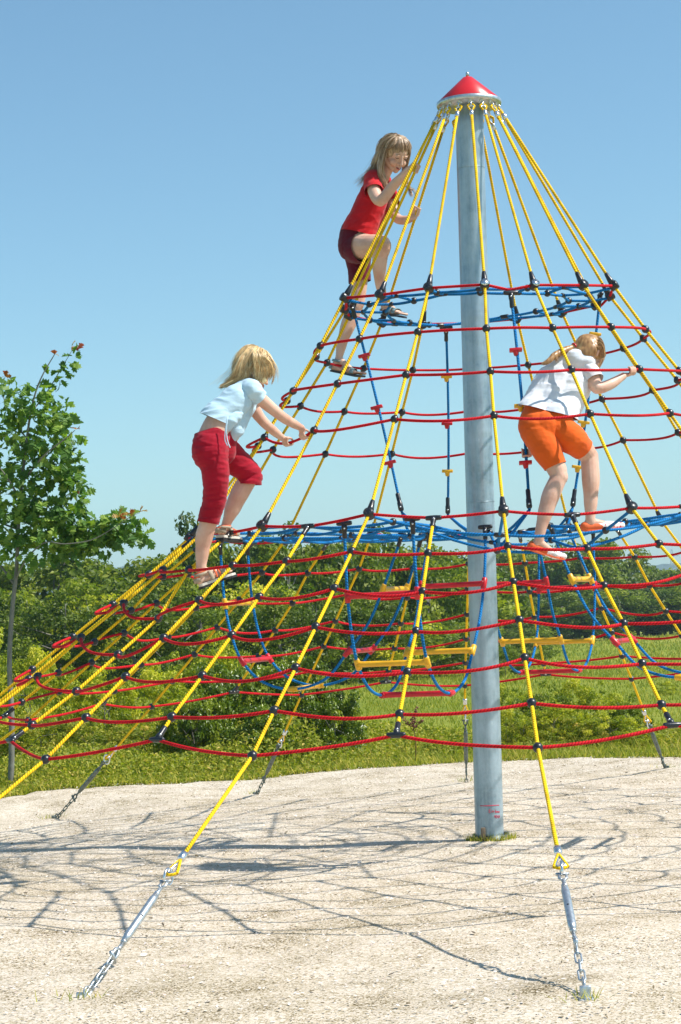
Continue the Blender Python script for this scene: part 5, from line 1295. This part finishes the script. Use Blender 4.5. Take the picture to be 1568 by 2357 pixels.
    hair(root, 'hair_blond', base, [(a, b * 1.0, c, int(d * 1.5)) for a, b, c, d in G], 7, .0013)
    return root
# ---- girl in white and orange
def girl_white():
    root = empty('person', at(1300, 1270, -1.15)); tag(root, 'ponytailed girl in a white shirt and orange shorts, bending forward right of the mast', 'person', 'children climbing the rope pyramid')
    H_ = Head(at(1357, 812, -.90), (.62, .50, -.60), (.50, .38, .78), 1.0); mb = MB(); H_.shape(mb)
    hp = HP['H2']; best = min(range(len(hp)), key=lambda i: (proj(hp[i])[0] - 1452) ** 2 + (0 if hp[i].y < 0 else 1e6)); c1 = hp[best]; d1 = (hp[best + 1] - hp[best - 1]).normalized()
    l0, l1 = at(1176, 674, yz(.5, .83)), at(1219, 1172, yz(.5, 1.10)); c2, d2 = rope_at(0, 1042, (l0, l1))
    w1 = at(1434, 866, c1.y - .02); w2 = at(1224, 1022, c2.y + .0)
    limb(mb, [J(1322, 826, -.91, 14), J(1336, 820, -.91, 13), J(1346, 816, -.91, 12.5)], 16)
    L = [J(1296, 838, -.90, 26), J(1268, 880, -.93, 33), J(1242, 925, -.98, 32), J(1236, 965, -1.05, 31)]; R__ = [J(1338, 850, -.91, 27), J(1318, 892, -.94, 33), J(1296, 936, -.99, 33), J(1278, 975, -1.04, 31)]
    limb(mb, L, 20); limb(mb, R__, 20); limb(mb, [J(1300, 836, -.90, 20), J(1345, 850, -.91, 20)], 16); limb(mb, [J(1290, 870, -.93, 30), J(1262, 950, -1.02, 34)], 18)
    limb(mb, [J(1350, 850, -.93, 19), J(1364, 870, -.96, 17), J(1374, 893, -.98, 14), J(1404, 885, -.95, 12.6), (w1, px(-.9, 9))], 16)
    limb(mb, [J(1292, 842, -.86, 16), J(1262, 890, -.82, 15), J(1242, 938, -.84, 13.5), J(1234, 985, -.93, 12), (w2, px(-.9, 8.6))], 16)
    grip(mb, c1, d1, w1, side=-1, s=1.02); grip(mb, c2, d2, w2, side=-1, s=.98)
    limb(mb, [J(1276, 982, -1.07, 33), J(1312, 1008, -1.10, 33), J(1345, 1038, -1.04, 24), J(1357, 1052, -1.02, 20.5)], 18)
    limb(mb, [J(1357, 1050, -1.02, 20.5), J(1360, 1100, -1.04, 21), J(1360, 1148, -1.05, 16.5), J(1359, 1190, -1.06, 11.5), J(1359, 1200, -1.06, 11.5)], 16)
    limb(mb, [J(1238, 982, -1.07, 34), J(1258, 1034, -1.14, 31), J(1280, 1076, -1.15, 23), J(1288, 1098, -1.16, 20)], 18)
    limb(mb, [J(1287, 1098, -1.16, 19.5), J(1269, 1138, -1.18, 21), J(1258, 1172, -1.19, 18.5), J(1246, 1214, -1.2, 13), J(1241, 1240, -1.2, 11.5)], 16)
    a1, h1, b1, t1 = at(1357, 1200, -1.06), at(1349, 1212, -1.065), at(1405, 1210, -1.0), at(1432, 1209, -.97)
    a2, h2, b2, t2 = at(1239, 1246, -1.2), at(1227, 1258, -1.2), at(1276, 1276, -1.16), at(1298, 1281, -1.14)
    sd1 = (b1 - h1).normalized().cross(Vector((0, 0, 1))).normalized() * -1; sd2 = (b2 - h2).normalized().cross(Vector((0, 0, 1))).normalized() * -1
    foot(mb, a1, h1, b1, t1, sd1, .92, False); foot(mb, a2, h2, b2, t2, sd2, .92, False)
    body = link('body', fuse(mb, .0038, 4), M['skin'], root); H_.face(body)
    grow = lambda js: [(p_, r_ + px(-1.1, 5)) for p_, r_ in js]
    garment('shirt', M['tee_white'], root, [
        (LB_(grow(L[:3] + [J(1226, 965, -1.06, 40)]), grow(R__[:3] + [J(1284, 972, -1.07, 41)]), [J(1300, 834, -.90, 23), J(1345, 848, -.91, 24)], [J(1290, 870, -.93, 35), J(1256, 955, -1.02, 40)],
             [J(1306, 832, -.92, 24), J(1328, 829, -.945, 27), J(1346, 832, -.945, 25)], [J(1316, 824, -.93, 20), J(1334, 816, -.935, 19)], [J(1336, 890, -.89, 26), J(1322, 928, -.93, 24), J(1312, 948, -.98, 22)]), [(at(1258, 949, -1.03), at(1242, 1009, -1.03) - at(1258, 949, -1.03), .6)]),
        (LB_([J(1342, 846, -.93, 24), J(1350, 848, -.94, 24), J(1362, 866, -.96, 23.5), J(1374, 888, -.975, 22.5)]), [(at(1368, 876, -.97), at(1372, 886, -.975) - at(1352, 852, -.93), .3)]),
        (LB_([J(1298, 838, -.87, 20), J(1290, 846, -.86, 20), J(1264, 886, -.83, 19)]), [(at(1272, 875, -.84), at(1264, 886, -.83) - at(1290, 846, -.86), .3)])], amp=.005, sc=(9, 9, 22), seed=11)
    garment('shorts', M['orange'], root, [
        (LB_([J(1238, 948, -1.04, 33), J(1233, 982, -1.08, 40.5), J(1256, 1030, -1.14, 35), J(1278, 1072, -1.15, 26.5), J(1288, 1092, -1.155, 25)], [J(1276, 950, -1.04, 33), J(1276, 984, -1.08, 40)], [J(1240, 972, -1.06, 36), J(1276, 978, -1.06, 36)], [J(1258, 962, -1.06, 34), J(1257, 984, -1.09, 42), J(1262, 1005, -1.09, 38)]), [(at(1279, 1073, -1.15), at(1286, 1090, -1.155) - at(1272, 1058, -1.15), .1), (at(1258, 926, -1.04), (.1, 0, 1), .5)]),
        (LB_([J(1284, 960, -1.06, 36), J(1281, 976, -1.07, 41), J(1284, 990, -1.08, 40), J(1312, 1008, -1.10, 36), J(1344, 1036, -1.045, 27), J(1358, 1050, -1.02, 26)]), [(at(1343, 1034, -1.045), at(1354, 1046, -1.03) - at(1330, 1024, -1.07), .12)])], amp=.0026, sc=(12, 12, 24), seed=12)
    for (a, h, b, t, sd) in ((a1, h1, b1, t1, sd1), (a2, h2, b2, t2, sd2)):
        fd = (b - h).normalized(); un = sd.cross(fd).normalized()
        if un.z < 0: un = -un
        def shoe(mb):
            limb(mb, [(h - fd * .006, .028), (h.lerp(b, .4) + un * .002, .027), (b, .027), (t, .018)], 16); limb(mb, [(b - sd * .014, .020), (b + sd * .014, .021)], 14)
        m_ = MB(); shoe(m_); me = fuse(m_, .004, 4); me.materials.append(M['shoe_white']); me.materials.append(M['shoe_orange']); me.materials.append(M['shoe_red'])
        cut(me, [(h.lerp(b, .24) + un * .027, un, .038)])
        for p_ in me.polygons:
            q = (p_.center - h); x = q.dot(fd) / (b - h).length; z = q.dot(un)
            if x < .62 - z * 14 and x < .62: p_.material_index = 1
            if mnoise.noise(p_.center * 95) > .36 and x > .2: p_.material_index = 2 if p_.material_index == 0 else 1
        s_ = link('shoe', me, None, root); sole(None, M['trim'], h, b, t, sd, un, .030, .006, .018, 'sole', s_, .008)
    tail = [at(1322, 799, -.94), at(1300, 807, -.97), at(1278, 818, -1.01), at(1262, 832, -1.04), at(1246, 839, -1.05)]
    cr = tail[0]
    def base(mb):
        mb.ball(H_.p(-.014, 0, .012), .088 * H_.s, 24, 16, (.95, 1.04, 1.0), (H_.r, H_.f, H_.u)); limb(mb, [(H_.p(-.06, 0, .03), .045), (tail[0], .020)], 14); limb(mb, [(H_.p(-.045, 0, -.02), .055), (tail[0], .016)], 14); limb(mb, [(H_.p(-.03, .045, -.01), .048), (H_.p(-.045, .035, -.045), .038), (H_.p(-.05, 0, -.05), .040)], 14)
        limb(mb, [(tail[0], .017), (tail[1], .022), (tail[2], .021), (tail[3], .016), (tail[4], .006)], 12)
    G = []
    for i in range(13):
        a = math.radians(-90 + i * 15); e = H_.p(.062 * math.cos(a * .9) + .012, .082 * math.sin(a), .040 - .035 * abs(math.sin(a))); m_ = H_.p(-.02, .088 * math.sin(a), .085 * math.cos(a) + .012)
        G.append(([e, m_, cr.lerp(m_, .35) + Vector((0, 0, .004)), cr], .012, .006, 60))
    for s_ in (-1, 1): G.append(([H_.p(.03, .078 * s_, -.01), H_.p(-.03, .086 * s_, -.0), cr], .010, .006, 60))
    G += [(tail, .016, .012, 160), ([tail[0], tail[1] + Vector((0, 0, .008)), tail[2] + Vector((.01, 0, -.012)), at(1284, 838, -1.05)], .012, .012, 50), ([H_.p(.05, .06, .03), H_.p(.055, .072, -.02), H_.p(.05, .072, -.09), H_.p(.045, .07, -.13)], .006, .012, 26)]
    hr = hair(root, 'hair_brown', base, G, 9, .0011)
    b_ = MB(); dt = (tail[1] - tail[0]).normalized(); x, y, _ = frame(dt); b_.tube([tail[0] + (x * math.cos(t) + y * math.sin(t)) * .020 for t in [2 * PI * i / 16 for i in range(16)]], .006, 8, closed=True); b_.build('hair_band', M['red_plastic'], hr)
    return root
girl_red(); girl_blue(); girl_white()
